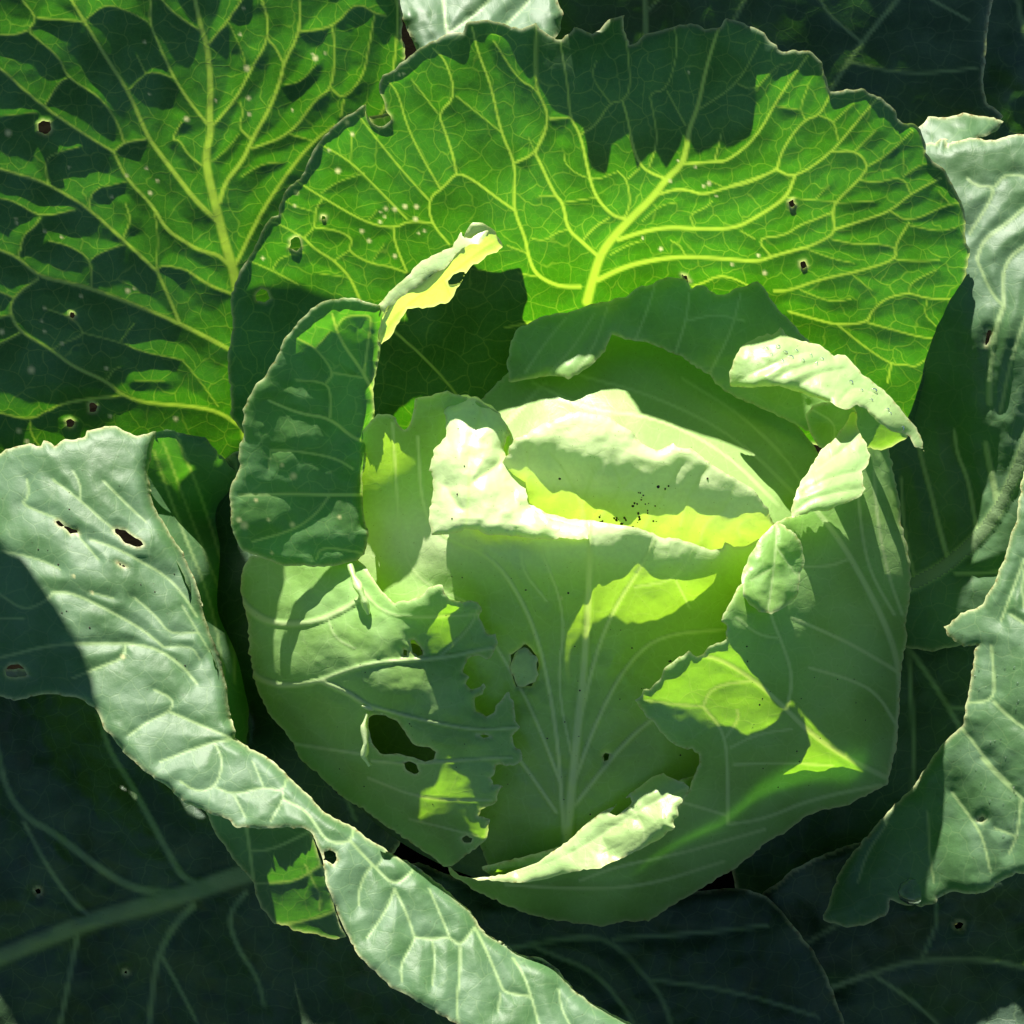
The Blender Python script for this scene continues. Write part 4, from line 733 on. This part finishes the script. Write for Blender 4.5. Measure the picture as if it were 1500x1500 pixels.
# leaf between the head and the tall leaf, its end curled forward
oG = [(745,560),(742,530),(748,500),(760,480),(785,468),(810,460),(850,452),(885,442),(905,436),(925,428),(940,418),(965,410),(985,406),(1005,410),(1012,424),(1020,418),(1035,420),(1050,432),(1070,428),(1090,420),(1110,412),(1125,430),(1150,462),(1180,495),(1230,540),(1290,590),(1330,640),(1290,660),(1200,640),(1120,600),(1065,575),(1040,548),(1000,522),(950,502),(896,490),(872,530),(832,556),(790,552)]
cG = [(745,560,95),(760,480,55),(850,452,50),(925,428,48),(985,406,40),(1110,412,50),(1180,495,90),(1290,590,90),(1290,660,60),(1120,600,100),(1040,548,92),(950,502,85),(896,490,100),(832,556,122),(1000,460,72)]
SG = sheet(oG, cG, [(3,2,[(770,545),(800,500),(830,465)]),(3,2,[(800,552),(840,510),(870,460)]),(3,2,[(840,550),(870,510),(890,450)]),(3,2,[(930,500),(950,450),(960,415)]),(3,2,[(990,515),(1005,470),(1010,430)]),(3,2,[(1040,545),(1070,490),(1085,430)]),(2.4,2,[(1005,470),(1050,460),(1090,470)])], step=3, blister=4, bw=14, noise=2.2, seed=87, rim=3, amp=2)
oC = [(1070,566),(1068,545),(1074,528),(1084,510),(1100,499),(1118,492),(1124,488),(1130,491),(1138,486),(1143,479),(1150,489),(1175,500),(1205,508),(1222,522),(1238,520),(1255,538),(1262,548),(1282,562),(1310,588),(1335,618),(1352,648),(1354,662),(1340,655),(1333,640),(1315,634),(1300,628),(1283,616),(1270,600),(1255,592),(1240,600),(1215,588),(1190,582),(1160,572),(1130,566),(1100,568)]
cC = [(1070,566,182),(1074,528,176),(1118,492,156),(1143,479,150),(1205,508,158),(1262,548,160),(1310,588,152),(1352,648,135),(1340,655,155),(1300,628,192),(1255,592,212),(1190,582,214),(1130,566,214),(1100,568,206),(1150,530,198),(1220,555,194)]
SC = sheet(oC, cC, [(2.6,2,[(1075,560),(1110,545),(1150,525),(1190,515)]),(2.4,2,[(1120,566),(1150,545),(1200,530)]),(2.4,2,[(1160,572),(1190,550),(1240,540)]),(2.4,2,[(1230,590),(1250,565),(1290,580)])], step=2.2, blister=7, bw=12, noise=3, seed=89, rim=3, paleness=.35, rolls=[([(1070,566),(1100,568),(1130,566),(1160,572),(1190,582),(1215,588)], 12, -1)])
LG = build('wrapper_leaf', [SG, SC], M_MID, CAB, 'loose leaf behind the head with a wet shiny end curled forward')

# ------------------------------------------------------------------ crumbs of dirt and drops of water
def blobs(spec, flat, seed):
    """joined little lumps: spec is (x, y, h, radius)"""
    r = np.random.default_rng(seed); V = []; Q = []
    for x, y, h, rad in spec:
        b = len(V); k = r.uniform(.7, 1.3, 3)
        for i in range(7):
            for m in range(10):
                a = math.pi * i / 6; t = 2 * math.pi * m / 10
                V.append((x + rad * k[0] * math.sin(a) * math.cos(t), y + rad * k[1] * math.sin(a) * math.sin(t), h + rad * flat * math.cos(a)))
        for i in range(6):
            for m in range(10):
                Q.append((b + i * 10 + m, b + (i + 1) * 10 + m, b + (i + 1) * 10 + (m + 1) % 10, b + i * 10 + (m + 1) % 10))
    return np.array(V), Q
def simple(name, V, Q, mat):
    P = world(V[:, 0], V[:, 1], V[:, 2]); c = P.mean(0)
    me = bpy.data.meshes.new(name); me.from_pydata((P - c).tolist(), [], [tuple(int(i) for i in q) for q in Q])
    me.polygons.foreach_set('use_smooth', np.ones(len(Q), bool)); me.materials.append(mat)
    o = bpy.data.objects.new(name, me); COL.objects.link(o); o.location = c
    return o
dm = bpy.data.materials.new('dirt'); dm.use_nodes = True
dm.node_tree.nodes['Principled BSDF'].inputs['Base Color'].default_value = (.03, .022, .012, 1)
dm.node_tree.nodes['Principled BSDF'].inputs['Roughness'].default_value = .9
r = np.random.default_rng(5); sp = []
for cx_, cy_, sx_, sy_, n_ in ((945, 738, 9, 12, 16), (912, 762, 26, 4, 22), (968, 718, 6, 5, 3), (1037, 703, 2, 2, 1), (820, 700, 3, 3, 1)):
    for _ in range(n_):
        x, y = r.normal(cx_, sx_), r.normal(cy_, sy_)
        sp.append((x, y, SHI['h'](x, y) + .6, r.uniform(.8, 2.1)))
for sh_, x0_, x1_, y0_, y1_, n_ in ((SHF, 660, 1000, 830, 1200, 34), (SRW, 1090, 1290, 930, 1180, 22), (SLW, 480, 690, 900, 1180, 20), (S5, 40, 280, 700, 1000, 18), (SW, 645, 760, 600, 770, 7)):
    for _ in range(n_):
        x, y = r.uniform(x0_, x1_), r.uniform(y0_, y1_)
        k_ = np.argmin(np.hypot(sh_['P'][:, 0] - x, sh_['P'][:, 1] - y))
        if np.hypot(*(sh_['P'][k_, :2] - (x, y))) > 3: continue
        sp.append((x, y, sh_['h'](x, y) + .4, r.uniform(.6, 1.5)))
V, Q = blobs(sp, .6, 2)
o = simple('dirt_crumbs', V, Q, dm); o['kind'] = 'stuff'; o['label'] = 'dark crumbs of dirt, thickest in the hollow at the top of the head'; o['category'] = 'dirt'
wm = bpy.data.materials.new('water'); wm.use_nodes = True
b_ = wm.node_tree.nodes['Principled BSDF']
b_.inputs['Base Color'].default_value = (1, 1, 1, 1); b_.inputs['Roughness'].default_value = .02
b_.inputs['IOR'].default_value = 1.33; b_.inputs['Transmission Weight'].default_value = 1.0
sm = bpy.data.materials.new('dew'); sm.use_nodes = True     # thin lens of water: mostly clear, with a mirror sheen
t = sm.node_tree; t.nodes.clear()
tp = t.nodes.new('ShaderNodeBsdfTransparent'); gl = t.nodes.new('ShaderNodeBsdfGlossy'); gl.inputs['Roughness'].default_value = .06
fr = t.nodes.new('ShaderNodeFresnel'); fr.inputs['IOR'].default_value = 1.5
mx = t.nodes.new('ShaderNodeMixShader'); ou = t.nodes.new('ShaderNodeOutputMaterial')
t.links.new(fr.outputs[0], mx.inputs[0]); t.links.new(tp.outputs[0], mx.inputs[1]); t.links.new(gl.outputs[0], mx.inputs[2]); t.links.new(mx.outputs[0], ou.inputs['Surface'])
def drop(x, y, sh, rad, label, group=None, flat=.55, sx=1.0):
    V, Q = blobs([(0, 0, 0, rad)], flat, int(x * 7 + y))
    V[:, 0] = V[:, 0] * sx + x; V[:, 1] += y; V[:, 2] += sh['h'](x, y) + rad * flat * .15
    o = simple('water_drop', V, Q, wm if rad > 8 else sm); o['label'] = label; o['category'] = 'water drop'
    if group: o['group'] = group
drop(1338, 1306, SR2, 17, 'large clear water drop hanging at the lowest lobe of the shaded leaf', None, .5, 1.25)
for x, y, q in ((1122,512,3.4),(1130,520,3),(1140,508,4.2),(1150,516,3.6),(1158,524,4),(1166,514,3.4),(1146,530,3.6),(1176,528,3),(1188,522,3.2),(1196,534,3.6),(1204,526,3)):
    drop(x, y, SC, q, 'tiny water drop on the crest of the curled wet leaf end', 'drops on the curled leaf end')
for x, y, q in ((1246,560,4),(1262,572,3.4),(1280,572,5),(1300,600,3.6),(1304,606,2.6),(1322,628,4),(1276,586,3)):
    drop(x, y, SC, q, 'clear water drop near the pointed tip of the curled leaf end', 'drops near the curled tip')
r = np.random.default_rng(12)
for k in range(34):
    x, y = r.uniform(1420, 1495), r.uniform(960, 1240)
    if x < 1440 and y > 1150: continue
    drop(x, y, SR2, r.uniform(1.2, 2.0), 'tiny dewdrop on the pale dewy leaf of the neighbouring cabbage', 'dewdrops on the neighbouring leaf')
